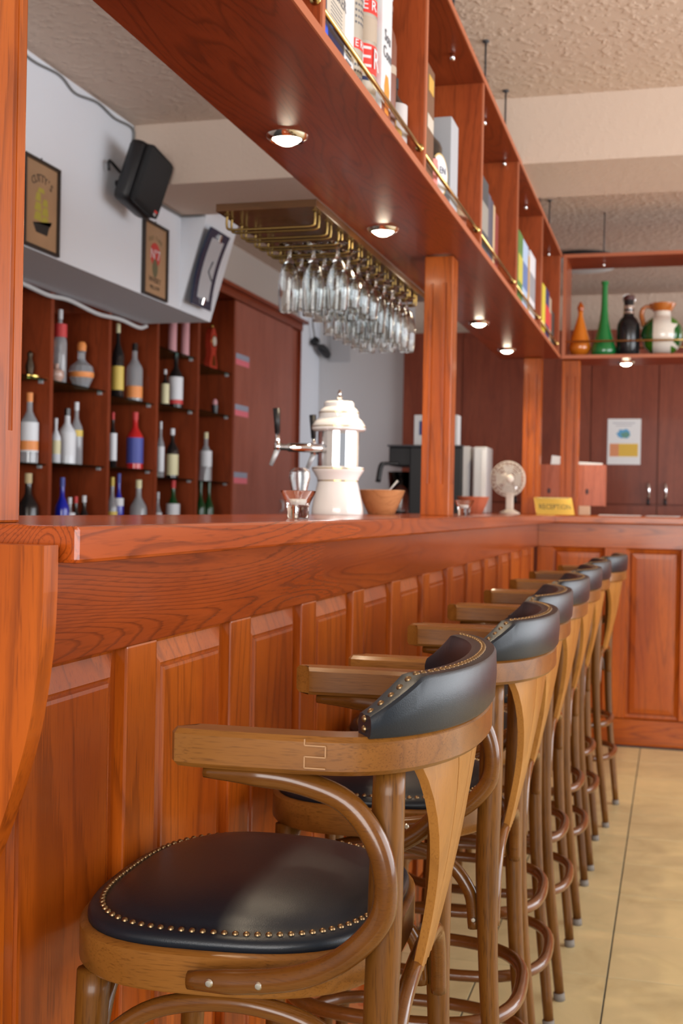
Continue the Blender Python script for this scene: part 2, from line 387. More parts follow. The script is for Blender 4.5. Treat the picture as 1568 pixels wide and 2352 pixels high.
# far run front (faces -Y at y=6.20)
YF = 6.195
bx('top_rail', oak_x, ctr, XF+0.006, 3.4, YF-0.004, YF+0.03, 0.985, 1.106, 0.002)
bx('plinth', oak_x, ctr, XF+0.006, 3.4, YF-0.006, YF+0.03, 0.0, 0.13, 0.002)
def sunk_panel(w_, z0, z1):
    bm = NB()
    d = [(0.0, 0.0), (0.004, 0.016), (0.020, 0.020), (0.026, 0.008), (0.05, 0.006)]
    loops = []
    for ins, dep in d:
        loops.append([bm.verts.new((x, dep, z)) for x, z in ((ins, z0+ins), (w_-ins, z0+ins), (w_-ins, z1-ins), (ins, z1-ins))])
    for A, B in zip(loops, loops[1:]):
        for k in range(4): bm.faces.new((A[k], A[(k+1) % 4], B[(k+1) % 4], B[k]))
    bm.faces.new(loops[-1]); bmesh.ops.recalc_face_normals(bm, faces=bm.faces)
    return bm
fp = mesh_obj('panel', sunk_panel(0.265, ZP0, ZP1), oak_v, ctr); fp.location = (-0.60, YF, 0)
fs = bx('stile', oak_v, ctr, 0, 0.108, 0.0, 0.02, ZP0, ZP1, 0.001); fs.location = (-0.335, YF, 0)
for k in range(1, 9):
    o = fp.copy(); C.objects.link(o); o.location = (-0.60+0.373*k, YF, 0)
    o = fs.copy(); C.objects.link(o); o.location = (-0.335+0.373*k, YF, 0)
bx('stile', oak_v, ctr, XF+0.004, -0.60, YF, YF+0.02, ZP0, ZP1, 0.001)
# near end: curved wing board, in front of the counter end
wing = thing('counter_end_board', 'orange wooden end board with curved edge at near left end of bar', 'panel', (0, 0, 0))
prof = [(-1.15, 0.0), (-0.70, 0.0), (-0.715, 0.45), (-0.70, 0.66), (-0.665, 0.765), (-0.632, 0.848), (-0.605, 0.936), (-0.592, 1.02), (-0.589, 1.08), (-0.589, 1.126), (-1.15, 1.126)]
sp = spline([(x, 0, z) for x, z in prof[1:9]], 5)
poly = [(-1.15, 0.0)]+[(p.x, p.z) for p in sp]+[(-0.589, 1.126), (-1.15, 1.126)]
bm = NB(); prism(bm, poly, 'Y', 1.050, 1.078)
mesh_obj('board', bm, oak_v, wing)
# worktop : L-shaped slab with rounded edge
wt = thing('countertop', 'glossy orange oak bar top, L shaped, with rounded front edge', 'countertop', (0, 0, 0))
bm = NB(); box(bm, -1.018, -0.575, 1.092, 6.10, 1.107, 1.145, 0.004); mesh_obj('side_slab', bm, oak_y, wt)
bm = NB(); box(bm, -1.018, 3.45, 6.101, 6.80, 1.107, 1.145, 0.006); mesh_obj('far_slab', bm, oak_x, wt)

# ------------------------------------------------------------------ posts
def post(x1, y, label, z0=1.145, z1=1.957, sink=0.0):
    """square post with two stopped flutes on each face; right-hand face at x1, centre y"""
    t = thing('fluted_post', label, 'post', (x1-0.045, y, z0), 0, 'fluted oak posts between bar top and shelf')
    h = z1-z0; s = 0.045
    bm = NB(); box(bm, -s, s, -s, s, 0, h, 0.003)
    o = mesh_obj('shaft', bm, oak_v, t)
    # each flute: a recessed-looking half-round groove built as dark-edged inset strip pair
    cut = NB()
    for a in range(4):
        R = Matrix.Rotation(a*PI/2, 4, 'Z')
        for dx in (-0.021, 0.021):
            pts = [(dx, -s-0.0005, 0.10+0.0), (dx, -s-0.0005, h-0.085)]
            n0 = len(cut.verts)
            cut.verts.ensure_lookup_table()
            tube(cut, [R @ Vector(p) for p in pts], 0.0055, 10)
    bmesh.ops.recalc_face_normals(cut, faces=cut.faces)
    co = mesh_obj('cutter', cut, None)
    md = o.modifiers.new('flutes', 'BOOLEAN'); md.operation = 'DIFFERENCE'; md.object = co; md.solver = 'EXACT'
    co.parent = t
    bpy.context.view_layer.update()
    dg = bpy.context.evaluated_depsgraph_get()
    me = bpy.data.meshes.new_from_object(o.evaluated_get(dg)); o.modifiers.clear(); o.data = me
    bpy.data.objects.remove(co)
    if not me.materials: me.materials.append(oak_v)
    return t
p1 = post(-0.694, 1.112, 'nearest fluted oak post, at the left edge of the view')
p1.location.y = 1.138
def post_copy(x1, y, label): return dup(p1, (x1-0.045, y, 1.145), 0, label)
post_copy(-0.680, 3.755, 'fluted oak post in the middle of the bar beside the wooden bowl')
post_copy(-0.680, 6.33, 'fluted oak post at the inner corner behind the brass sign')
post_copy(-0.495, 6.455, 'fluted oak post in front of the knotty pine box')

# ------------------------------------------------------------------ overhead shelf units
ZB, ZT = 1.960, 2.485
YS0, YS1 = 1.09, 6.36
sh = thing('overhead_shelf', 'long hanging mahogany shelf over the side bar with brass rails', 'shelf', (0, 0, 0))
bx('bottom_board', mah_y, sh, -0.900, -0.594, YS0, YS1, ZB, ZB+0.018)
bx('bottom_edge_band', edge_m, sh, -0.594, -0.590, YS0, YS1, ZB, ZB+0.018)
bx('top_board', mah_y, sh, -0.900, -0.594, YS0, YS1, ZT, ZT+0.018)
bx('top_edge_band', edge_m, sh, -0.594, -0.590, YS0, YS1, ZT, ZT+0.018)
DY = [1.10+0.867*k for k in range(7)]
for y in DY:
    d = bx('divider', mah_v, sh, -0.895, -0.598, y, y+0.018, ZB+0.018, ZT)
    bx('edge_band', edge_m, d, -0.598, -0.594, y, y+0.018, ZB+0.018, ZT)
for k in range(6):
    for x in (-0.606, -0.886):
        r = tubeo('brass_rail', brass, sh, [(x, DY[k]+0.020, 2.032), (x, DY[k+1]-0.002, 2.032)], 0.0055, 10)
        for yy in (DY[k]+0.0205, DY[k+1]-0.0025):
            tubeo('rail_socket', brass, r, [(x, yy-0.0015, 2.032), (x, yy+0.0015, 2.032)], 0.010, 12)
for i, y in enumerate((3.443, 4.048, 4.545, 5.221, 5.75, 6.20, 2.8, 2.2, 1.6)):
    rd = tubeo('suspension_rod', darkgrey, sh, [(-0.645, y, ZT-0.012), (-0.645, y, 2.752)], 0.0035, 8)
    tubeo('rod_nut', chrome, rd, [(-0.645, y, ZT-0.020), (-0.645, y, ZT-0.001)], 0.007, 8)
    tubeo('ceiling_cup', darkgrey, rd, [(-0.645, y, 2.744), (-0.645, y, 2.7495)], 0.012, 10)
xs = thing('overhead_shelf', 'short hanging mahogany shelf over the far bar, holding vases and jug', 'shelf', (0, 0, 0))
bx('bottom_board', mah_x, xs, -0.585, 3.4, 6.364, 6.68, ZB, ZB+0.018)
bx('bottom_edge_band', edge_m, xs, -0.585, 3.4, 6.360, 6.364, ZB, ZB+0.018)
bx('top_board', mah_x, xs, -0.585, 3.4, 6.364, 6.68, ZT, ZT+0.018)
bx('top_edge_band', edge_m, xs, -0.585, 3.4, 6.360, 6.364, ZT, ZT+0.018)
for x in (-0.585, 0.62, 1.8, 3.0):
    d = bx('divider', mah_v, xs, x, x+0.018, 6.37, 6.67, ZB+0.018, ZT)
    bx('edge_band', edge_m, d, x, x+0.018, 6.366, 6.37, ZB+0.018, ZT)
for k, (xa, xb) in enumerate(((-0.565, 0.618), (0.640, 1.798), (1.820, 2.998))):
    for y in (6.376, 6.664):
        tubeo('brass_rail', brass, xs, [(xa, y, 2.050), (xb, y, 2.050)], 0.0055, 10)
for x in (-0.388, 0.5, 1.4):
    rd = tubeo('suspension_rod', darkgrey, xs, [(x, 6.52, ZT-0.012), (x, 6.52, 2.752)], 0.0035, 8)
    tubeo('rod_nut', chrome, rd, [(x, 6.52, ZT-0.020), (x, 6.52, ZT-0.001)], 0.007, 8)

# ------------------------------------------------------------------ downlights
def downlight(x, y, label, z=ZB, power=22):
    t = thing('downlight', label, 'downlight', (x, y, z-0.012), 0, 'round recessed downlights under the overhead shelf')
    latheo('trim_ring', chrome, t, [(0.030, 0.010), (0.031, 0.004), (0.036, 0.001), (0.043, 0.006), (0.046, 0.0115), (0.030, 0.0115)], 32)
    latheo('bulb', lampglow, t, [(0, -0.009), (0.014, -0.007), (0.025, -0.001), (0.031, 0.008), (0, 0.0095)], 24)
    l = bpy.data.lights.new('halogen_light', 'SPOT'); l.energy = power; l.color = (1.0, 0.80, 0.55); l.spot_size = 2.3; l.spot_blend = 0.9; l.shadow_soft_size = 0.028
    lo = bpy.data.objects.new('halogen_light', l); C.objects.link(lo); lo.parent = t; lo.location = (0, 0, -0.012)
    return t
names = ['out of the picture over the near end', 'nearest in view, above and left of the glasses', 'second in view, right of the hanging glasses',
         'hidden behind the middle post', 'third in view, right of the middle post', 'fourth in view, near the inner corner']
for k, y in enumerate((1.573, 2.453, 3.333, 4.213, 5.078, 5.96)):
    downlight(-0.815, y, 'glowing round downlight under the side shelf, '+names[k])
for x, nm in ((-0.263, 'glowing round downlight under the far shelf, below the black bottle'), (0.7, 'glowing round downlight under the far shelf, out of view to the right')):
    downlight(x, 6.55, nm)

# ------------------------------------------------------------------ bar stools (local: +x = back of the stool, y = side, z up)
def super_pt(a, b_, cx, ang, e=2.3):
    c, s = math.cos(ang), math.sin(ang)
    return Vector((cx+a*math.copysign(abs(c)**(2/e), c), b_*math.copysign(abs(s)**(2/e), s), 0))
def ring_strip(bm, path, wfun, z0, z1, outer=0.0):
    """rectangular section swept along a horizontal path. path pts = outer edge; inner edge = moved inwards"""
    n = len(path); prev = None; rings = []
    for i, p in enumerate(path):
        t = (path[min(i+1, n-1)]-path[max(i-1, 0)]).normalized(); nn = Vector((t.y, -t.x, 0))
        wd = wfun(i/(n-1)); c = 0.005
        zz0 = z0(i/(n-1)) if callable(z0) else z0; zz1 = z1(i/(n-1)) if callable(z1) else z1
        o = p+nn*outer
        q = [(0, zz0+c), (c, zz0), (wd-c, zz0), (wd, zz0+c), (wd, zz1-c), (wd-c, zz1), (c, zz1), (0, zz1-c)]
        rings.append([bm.verts.new((o.x-nn.x*d, o.y-nn.y*d, z)) for d, z in q])
    for A, B in zip(rings, rings[1:]):
        for k in range(8): bm.faces.new((A[k], A[(k+1) % 8], B[(k+1) % 8], B[k]))
    bm.faces.new(rings[0]); bm.faces.new(list(reversed(rings[-1])))
    bmesh.ops.recalc_face_normals(bm, faces=bm.faces)
ZR0, ZR1 = 0.906, 0.944
# outer edge of rim, from near arm tip (y<0) round the back to the far arm tip
def rim_path():
    pts = [(-0.042, -0.250), (-0.036, -0.260), (-0.015, -0.264), (0.02, -0.265), (0.07, -0.265), (0.100, -0.264)]
    arc = []
    for k in range(1, 30):
        a = -PI/2+PI*k/30
        p = super_pt(0.143, 0.262, 0.112, a, 2.2); arc.append((p.x, p.y))
    full = pts+arc+[(x, -y) for x, y in reversed(pts)]
    return [Vector((x, y, 0)) for x, y in full]
RIM = rim_path()
def make_stool():
    t = thing('bar_stool', 'x', 'bar stool', (0, 0, 0), 0, 'captain style bar stools in a row along the bar')
    # arm rail
    bm = NB()
    def wr(u):
        e = min(u, 1-u)
        return 0.041 if e > 0.07 else 0.030+0.011*math.sin(min(1, e/0.03)*PI/2) if e < 0.03 else 0.041
    ring_strip(bm, RIM, wr, ZR0, ZR1)
    rail = mesh_obj('arm_rail', bm, st_x, t, True)
    try: rail.data.set_sharp_from_angle(angle=math.radians(30))
    except Exception: pass
    # finger joint lines on both arms : thin pale inlays
    for s in (-1, 1):
        bm = NB(); y = s*0.2652
        for zz in (0.914, 0.925, 0.936):
            box(bm, 0.100, 0.121, y-0.0006, y+0.0006, zz-0.0006, zz+0.0006)
        for xx, za, zb in ((0.100, 0.914, 0.925), (0.121, 0.925, 0.936), (0.100, 0.936, 0.942)):
            box(bm, xx-0.0006, xx+0.0006, y-0.0006, y+0.0006, za, zb)
        mesh_obj('finger_joint', bm, pc('pale_joint_glue', (0.36, 0.19, 0.08), 0.5), rail)
    # leather back pad
    idx = [i for i, p in enumerate(RIM) if p.x >= 0.160]
    P = RIM[idx[0]:idx[-1]+1]
    # resample by arc length
    L = [0]
    for a, b_ in zip(P, P[1:]): L.append(L[-1]+(b_-a).length)
    tot = L[-1]
    def at_len(s):
        for i in range(len(L)-1):
            if s <= L[i+1]+1e-9:
                f = (s-L[i])/(L[i+1]-L[i]); return P[i].lerp(P[i+1], f)
        return P[-1].copy()
    N = 56; Q = [at_len(tot*k/N) for k in range(N+1)]
    def ztop(u):
        s = min(u, 1-u)*tot
        return 0.965+0.037*min(1, max(0, s/0.062))
    bm = NB(); rings = []
    for i, p in enumerate(Q):
        u = i/N; tt = (Q[min(i+1, N)]-Q[max(i-1, 0)]).normalized(); nn = Vector((tt.y, -tt.x, 0))
        zt = ztop(u); zb = ZR1-0.001; q_ = -0.003
        prof_ = [(0.000, zb), (q_, zb+0.004), (q_-0.0015, (zb+zt)/2), (q_-0.0005, zt-0.004), (q_+0.002, zt-0.0005), (0.004, zt+0.0004), (0.013, zt-0.0006), (0.021, zt+0.0004), (0.0265, zt-0.001), (0.0290, zt-0.005), (0.031, (zb+zt)/2), (0.0290, zb)]
        rings.append([bm.verts.new((p.x-nn.x*d, p.y-nn.y*d, z)) for d, z in prof_])
    for A, B in zip(rings, rings[1:]):
        for k in range(12): bm.faces.new((A[k], A[(k+1) % 12], B[(k+1) % 12], B[k]))
    bm.faces.new(rings[0]); bm.faces.new(list(reversed(rings[-1]))); bmesh.ops.recalc_face_normals(bm, faces=bm.faces)
    pad = mesh_obj('back_pad', bm, leather, t, True)
    pad.data.set_sharp_from_angle(angle=math.radians(34))
    # nail positions on the top of the pad and down both ends
    nails = []
    k = 0; s = 0.006
    while s < tot-0.004:
        u = s/tot; p = at_len(s); q1 = at_len(min(tot, s+0.003)); q0 = at_len(max(0, s-0.003)); tt = (q1-q0).normalized(); nn = Vector((tt.y, -tt.x, 0))
        slope = (ztop(min(1, (s+.003)/tot))-ztop(max(0, (s-.003)/tot)))/0.006
        nails.append((Vector((p.x-nn.x*0.0125, p.y-nn.y*0.0125, ztop(u)-0.0004)), (Vector((0, 0, 1))-tt*slope).normalized())); s += 0.0122
    for end in (0, 1):
        p = at_len(0 if end == 0 else tot); q = at_len(0.004 if end == 0 else tot-0.004); out = (p-q).normalized()
        tt = (q-p).normalized() if end == 0 else (p-q).normalized(); nn = Vector((tt.y, -tt.x, 0))
        for zz in (0.9505, 0.9605): nails.append((Vector((p.x-nn.x*0.0135, p.y-nn.y*0.0135, zz))+out*0.0005, out))
    t['n'] = 0
    # seat frame
    def seat_path(ax, by, e=2.9, n=56):
        out = []
        for k in range(n):
            a = 2*PI*k/n; c, s_ = math.cos(a), math.sin(a)
            x = ax*math.copysign(abs(c)**(2/e), c); y = by*math.copysign(abs(s_)**(2/e), s_)
            y *= 1-0.10*(x/ax*0.5+0.5)      # narrows to the back
            out.append(Vector((x-0.022, y, 0)))
        return out
    bm = NB(); S = seat_path(0.186, 0.222)
    prof_ = [(0.0, 0.660), (0.003, 0.656), (0.022, 0.656), (0.022, 0.698), (0.006, 0.7015), (0.0, 0.697)]
    def loops(bm, S, prof_):
        rings = []
        for i, p in enumerate(S):
            tt = (S[(i+1) % len(S)]-S[i-1]).normalized(); nn = Vector((tt.y, -tt.x, 0))
            rings.append([bm.verts.new((p.x-nn.x*d, p.y-nn.y*d, z)) for d, z in prof_])
        for i in range(len(rings)):
            A, B = rings[i], rings[(i+1) % len(rings)]
            for k in range(len(prof_)): bm.faces.new((A[k], A[(k+1) % len(prof_)], B[(k+1) % len(prof_)], B[k]))
        bmesh.ops.recalc_face_normals(bm, faces=bm.faces)
    loops(bm, S, prof_); mesh_obj('seat_frame', bm, st_x, t, True).data.set_sharp_from_angle(angle=math.radians(50))
    # seat pad: dome
    bm = NB(); rings = []
    for ins, z in ((0.0, 0.700), (0.0, 0.708), (0.003, 0.7125), (0.012, 0.7155), (0.020, 0.7160), (0.026, 0.7205), (0.045, 0.728), (0.08, 0.7345), (0.12, 0.738), (0.155, 0.739)):
        ax, by = 0.178-ins, 0.213-ins
        rings.append([bm.verts.new((p.x, p.y, z)) for p in seat_path(ax, by, 2.9-0.5*ins/0.155)])
    for A, B in zip(rings, rings[1:]):
        n_ = len(A)
        for k in range(n_): bm.faces.new((A[k], A[(k+1) % n_], B[(k+1) % n_], B[k]))
    bm.faces.new(rings[-1]); bm.faces.new(list(reversed(rings[0]))); bmesh.ops.recalc_face_normals(bm, faces=bm.faces)
    spad = mesh_obj('seat_pad', bm, leather, t, True)
    snails = []
    S2 = seat_path(0.178-0.0145, 0.213-0.0145, 2.85, 400); Ls = [0]
    for i in range(400): Ls.append(Ls[-1]+(S2[(i+1) % 400]-S2[i]).length)
    s = 0; i = 0
    while s < Ls[-1]-0.006:
        while Ls[i+1] < s: i += 1
        q_ = S2[i].lerp(S2[(i+1) % 400], (s-Ls[i])/max(1e-9, Ls[i+1]-Ls[i]))
        snails.append((Vector((q_.x, q_.y, 0.7165)), Vector((0, 0, 1)))); s += 0.0118
    # legs
    for s in (-1, 1):
        p = spline([(0.174, s*0.206, 0.907), (0.173, s*0.212, 0.75), (0.171, s*0.212, 0.60), (0.182, s*0.205, 0.35), (0.216, s*0.184, 0.012)], 6)
        n_ = len(p); l = tubeo('leg', st_z, t, p, [0.0165+0.0015*math.sin(PI*min(1, k/(n_*0.6)))-0.0055*max(0, (k/n_-0.45)/0.55) for k in range(n_)], 14)
        tubeo('foot_cap', rubber, l, [(0.2165, s*0.184, 0.0), (0.2145, s*0.1845, 0.018)], 0.0135, 14)
        p = spline([(-0.156, s*0.172, 0.657), (-0.162, s*0.178, 0.50), (-0.170, s*0.185, 0.28), (-0.182, s*0.195, 0.012)], 6)
        n_ = len(p); l = tubeo('leg', st_z, t, p, [0.019-0.0075*(k/n_) for k in range(n_)], 14)
        tubeo('foot_cap', rubber, l, [(-0.1825, s*0.195, 0.0), (-0.182, s*0.1945, 0.018)], 0.0135, 14)
        # bentwood scroll under the arm
        y = s*0.238
        p = spline([(-0.010, s*0.243, 0.8985), (0.045, s*0.241, 0.8985), (0.090, y, 0.893), (0.136, y, 0.877), (0.166, y, 0.842), (0.178, y, 0.800), (0.172, y, 0.760),
                    (0.138, y, 0.722), (0.093, s*0.236, 0.698), (0.035, s*0.234, 0.686), (-0.026, s*0.234, 0.682)], 6)
        n_ = len(p); sc_ = tubeo('bentwood_brace', st_b, t, p, [0.006+0.0065*min(1, k/6) if k < 6 else (0.0125 if k < n_-4 else 0.0125-0.0008*(k-n_+5)) for k in range(n_)], 12)
        for xx in (0.000, 0.052):
            latheo('screw_head', steel, sc_, [(0, 0.001), (0.003, 0.0008), (0.0045, -0.001), (0, -0.0015)], 12).matrix_local = Matrix.Translation((xx, s*0.2468, 0.6855+xx*0.05)) @ Matrix.Rotation(s*-PI/2, 4, 'X')
        # side arch below the seat
        p = spline([(-0.148, s*0.195, 0.545), (-0.136, s*0.197, 0.585), (-0.085, s*0.197, 0.628), (-0.02, s*0.197, 0.646), (0.045, s*0.197, 0.646), (0.105, s*0.197, 0.628), (0.143, s*0.200, 0.585), (0.152, s*0.200, 0.53)], 6)
        a_ = tubeo('bentwood_arch', st_b, t, p, 0.0105, 12)
        latheo('screw_head', steel, a_, [(0, 0.001), (0.003, 0.0008), (0.0045, -0.001), (0, -0.0015)], 12).matrix_local = Matrix.Translation((0.151, s*0.2115, 0.545)) @ Matrix.Rotation(s*-PI/2, 4, 'X')
    for x, yy in ((0.178, 0.180), (-0.162, 0.150)):
        p = spline([(x, -yy, 0.53), (x, -yy+0.012, 0.585), (x, -yy+0.05, 0.63), (x, 0, 0.645), (x, yy-0.05, 0.63), (x, yy-0.012, 0.585), (x, yy, 0.53)], 6)
        tubeo('bentwood_arch', st_b, t, p, 0.0105, 12)
    # foot rings
    for z, gx, gy in ((0.368, 0.196, 0.190), (0.245, 0.210, 0.198)):
        p = []
        for k in range(48):
            a = 2*PI*k/48; c, s_ = math.cos(a), math.sin(a)
            p.append((gx*math.copysign(abs(c)**(2/2.8), c)+0.012, gy*math.copysign(abs(s_)**(2/2.8), s_), z))
        tubeo('footring', st_d, t, p, 0.0115, 10, True)
    # fan of back slats
    def slat(y0t, y1t, y0b, y1b):
        bm = NB(); n_ = 12; rings = []
        for k in range(n_+1):
            u = k/n_; z = 0.910-0.272*u
            cu = (1-(1-u)**1.3)      # concave outer edges
            ya, yb_ = y0t+(y0b-y0t)*cu, y1t+(y1b-y1t)*cu
            def xx(y): return 0.112+0.143*(1-min(1, abs(y)/0.262)**2.2)**(1/2.2)*(1-u)+0.143*u-0.022-0.052*u**1.3
            q = [(xx(ya)-0.006, ya), (xx(ya)+0.004, ya+0.0012), (xx((ya+yb_)/2)+0.0065, (ya+yb_)/2), (xx(yb_)+0.004, yb_-0.0012), (xx(yb_)-0.006, yb_), (xx((ya+yb_)/2)-0.008, (ya+yb_)/2)]
            rings.append([bm.verts.new((x, y, z)) for x, y in q])
        for A, B in zip(rings, rings[1:]):
            for k in range(6): bm.faces.new((A[k], A[(k+1) % 6], B[(k+1) % 6], B[k]))
        bm.faces.new(rings[0]); bm.faces.new(list(reversed(rings[-1]))); bmesh.ops.recalc_face_normals(bm, faces=bm.faces)
        mesh_obj('fan_slat', bm, st_f, t, True).data.set_sharp_from_angle(angle=math.radians(38))
    T = [-0.186, -0.092, 0.0, 0.092, 0.186]; B_ = [-0.044, -0.022, 0.0, 0.022, 0.044]
    for k in range(4): slat(T[k]+0.001, T[k+1]-0.001, B_[k]+0.0005, B_[k+1]-0.0005)
    del t['n']
    return t, pad, spad, nails, snails
stool0, pad0, spad0, nails, snails = make_stool()
def nail_bm(scale=1.0, seg=10):
    bm = NB(); lathe(bm, [(0.0042*scale, -0.001), (0.0040*scale, 0.0004), (0.0029*scale, 0.0017), (0.0013*scale, 0.0024), (0, 0.0026)], seg); return bm
def nail_join(name, lst, parent):
    bm = NB()
    for p, nrm in lst:
        q = nrm.to_track_quat('Z', 'Y').to_matrix().to_4x4(); q.translation = p
        c = len(bm.verts); b2 = nail_bm(0.92, 8); me = bpy.data.meshes.new('tmp'); b2.to_mesh(me); b2.free(); me.transform(q); bm.from_mesh(me); bpy.data.meshes.remove(me)
    o = mesh_obj(name, bm, obrass, parent, True); o['kind'] = 'stuff'; return o
stool_rows = [
 (-0.457, 1.382, 3.0, 'nearest bar stool, whole black seat and curved armrest in the foreground'),
 (-0.441, 2.022, 2.0, 'second bar stool from the camera, back pad right behind the nearest one'),
 (-0.461, 2.555, 2.0, 'third bar stool from the camera, between second and fourth'),
 (-0.462, 3.092, 1.0, 'fourth bar stool from the camera, in the middle of the row'),
 (-0.462, 3.637, 1.0, 'fifth bar stool from the camera'),
 (-0.462, 4.175, 1.0, 'sixth bar stool from the camera, just before the farthest one'),
 (-0.430, 4.752, -3.0, 'farthest bar stool, its back seen against the panelled far counter')]
# the far stools carry their nails joined; the nearest one has every nail of its own
jn = nail_join('nail_trim', nails, pad0); js = nail_join('nail_trim', snails, spad0)
for (x, y, a, lab) in stool_rows[1:]:
    dup(stool0, (x, y, 0), math.radians(a), lab)
bpy.data.objects.remove(jn); bpy.data.objects.remove(js)
nm_ = nail_bm(0.92, 10); nail0 = None
for lst, par in ((nails, pad0), (snails, spad0)):
    for p, nrm in lst:
        if nail0 is None: nail0 = mesh_obj('nail', nm_, obrass, None, True); o = nail0
        else: o = nail0.copy(); C.objects.link(o)
        o.parent = par; q = nrm.to_track_quat('Z', 'Y').to_matrix().to_4x4(); q.translation = p; o.matrix_local = q
x, y, a, lab = stool_rows[0]
stool0.location = (x, y, 0); stool0.rotation_euler = (0, 0, math.radians(a)); stool0['label'] = lab

# ------------------------------------------------------------------ hanging glass rack and glasses
rk = thing('glass_rack', 'dark wooden stemware rack with brass wires hanging left of the shelf', 'glass rack', (0, 0, 0))
bx('board', rackw, rk, -1.178, -0.902, 2.965, 4.42, 1.938, 1.958, 0.001)
wy = []
for k in range(24):
    y = 3.02+(k//2)*0.112+(-0.018 if k % 2 == 0 else 0.018)
    wy.append(y)
    bm = NB()
    pts = spline([(-1.160, y, 1.939), (-1.161, y, 1.910), (-1.152, y, 1.898), (-1.10, y, 1.8965), (-0.98, y, 1.8965), (-0.925, y, 1.898), (-0.917, y, 1.910), (-0.917, y, 1.939)], 4)
    tube(bm, pts, 0.0035, 8); bmesh.ops.recalc_face_normals(bm, faces=bm.faces)
    mesh_obj('brass_wire', bm, wireb, rk, True)
    for x in (-1.160, -0.917): box(bm := NB(), x-0.006, x+0.006, y-0.006, y+0.006, 1.9365, 1.9385); mesh_obj('wire_plate', bm, wireb, rk)
def glass_profile(h, r):
    # upside down: foot at top. outer then inner
    o = [(0.0, 0.0), (0.030, 0.0), (0.031, -0.0012), (0.027, -0.0028), (0.010, -0.006), (0.0045, -0.012), (0.0040, -0.030), (0.0055, -0.040), (0.014, -0.048), (r*0.78, -0.070), (r, -0.105), (r*1.0, -h*0.72), (r*0.88, -h)]
    i = [(r*0.88-0.0018, -h-0.0004), (r*0.88-0.0024, -h+0.004), (r-0.0017, -h*0.72), (r-0.0017, -0.105), (r*0.78-0.0017, -0.072), (0.012, -0.053), (0.0, -0.047)]
    return o+i
gset = thing('wine_glass', 'x', 'glass', (0, 0, 0), 0, 'stemmed glasses hanging upside down in the rack')
latheo('bowl_and_stem', clear, gset, glass_profile(0.190, 0.031), 24)
gset2 = thing('wine_glass', 'x', 'glass', (0, 0, 0), 0, 'stemmed glasses hanging upside down in the rack')
latheo('bowl_and_stem', clear, gset2, glass_profile(0.165, 0.034), 24)
rown = ['first', 'second', 'third', 'fourth', 'fifth', 'sixth', 'seventh', 'eighth', 'ninth', 'tenth']
xs_ = [-1.045, -0.9775, -0.935+0.022]
first1 = first2 = True  # hang clear of the wires
for r in range(9):
    y = 3.244+r*0.112-0.0
    for ci, x in enumerate((-1.062, -0.991, -0.925+0.005)):
        src = gset if (r < 1 or r > 3) else gset2
        lab = 'clear stemmed glass hanging upside down, %s row of the rack, %s of its row' % (rown[r], ('left', 'middle', 'right')[ci])
        loc = (x+random.uniform(-.001, .001), y+random.uniform(-.004, .004), 1.9055)
        if src is gset and first1: gset.location = loc; gset['label'] = lab; first1 = False
        elif src is gset2 and first2: gset2.location = loc; gset2['label'] = lab; first2 = False
        else: dup(src, loc, random.random()*6, lab)

# ------------------------------------------------------------------ things on the bar top
ZC = 1.1455
tw = thing('beer_tower', 'white porcelain beer tower with gold bands, chrome drum and two taps', 'beer tap', (-0.925, 3.30, ZC))
latheo('base', porc, tw, [(0, 0), (0.073, 0), (0.074, 0.004), (0.073, 0.018), (0.068, 0.045), (0.060, 0.080), (0.0565, 0.094), (0.0585, 0.098), (0.060, 0.104), (0.070, 0.120), (0.074, 0.126), (0.074, 0.134), (0.062, 0.137), (0, 0.137)], 40)
for z, r in ((0.0955, 0.0580), (0.130, 0.0745)): latheo('gold_band', gold, tw, [(r-0.002, z-0.0016), (r+0.0004, z-0.0014), (r+0.0004, z+0.0014), (r-0.002, z+0.0016)], 40)
bm = NB(); lathe(bm, [(0, 0.137), (0.058, 0.137), (0.0585, 0.145), (0.0585, 0.228), (0.058, 0.236), (0, 0.236)], 20); mesh_obj('drum', bm, chrome, tw)
latheo('cap', porc, tw, [(0, 0.236), (0.070, 0.236), (0.077, 0.241), (0.077, 0.250), (0.070, 0.262), (0.060, 0.272), (0.0565, 0.278), (0.057, 0.290), (0.050, 0.300), (0.043, 0.306), (0.0425, 0.317), (0.038, 0.321), (0, 0.3215)], 40)
for z, r in ((0.2485, 0.0775), (0.2885, 0.0575)): latheo('gold_band', gold, tw, [(r-0.002, z-0.0014), (r+0.0004, z-0.0012), (r+0.0004, z+0.0012), (r-0.002, z+0.0014)], 40)
latheo('finial', chrome, tw, [(0.010, 0.321), (0.010, 0.324), (0.006, 0.328), (0.0085, 0.333), (0.005, 0.338), (0.0045, 0.343), (0.0065, 0.348), (0.004, 0.3535), (0, 0.355)], 16)
for yy, xend in ((-0.085, -0.150), (0.16, -0.118)):
    tp = tubeo('tap_arm', chrome, tw, spline([(-0.03, yy*0.35, 0.186), (-0.075, yy*0.8, 0.186), (xend+0.03, yy, 0.186), (xend, yy, 0.187)], 5), [0.0125]*11+[0.009]*5, 14)
    tubeo('faucet', chrome, tp, [(xend+0.004, yy, 0.187), (xend-0.010, yy, 0.189)], 0.013, 14)
    tubeo('spout', silver, tp, [(xend-0.002, yy, 0.184), (xend-0.022, yy-0.004, 0.135)], [0.0085, 0.0055], 12)
    tubeo('handle_stem', chrome, tp, [(xend-0.004, yy, 0.190), (xend-0.005, yy, 0.228)], [0.009, 0.005], 12)
    tubeo('handle', blackp, tp, [(xend-0.005, yy, 0.226), (xend-0.009, yy, 0.296)], [0.0075, 0.0105], 14)
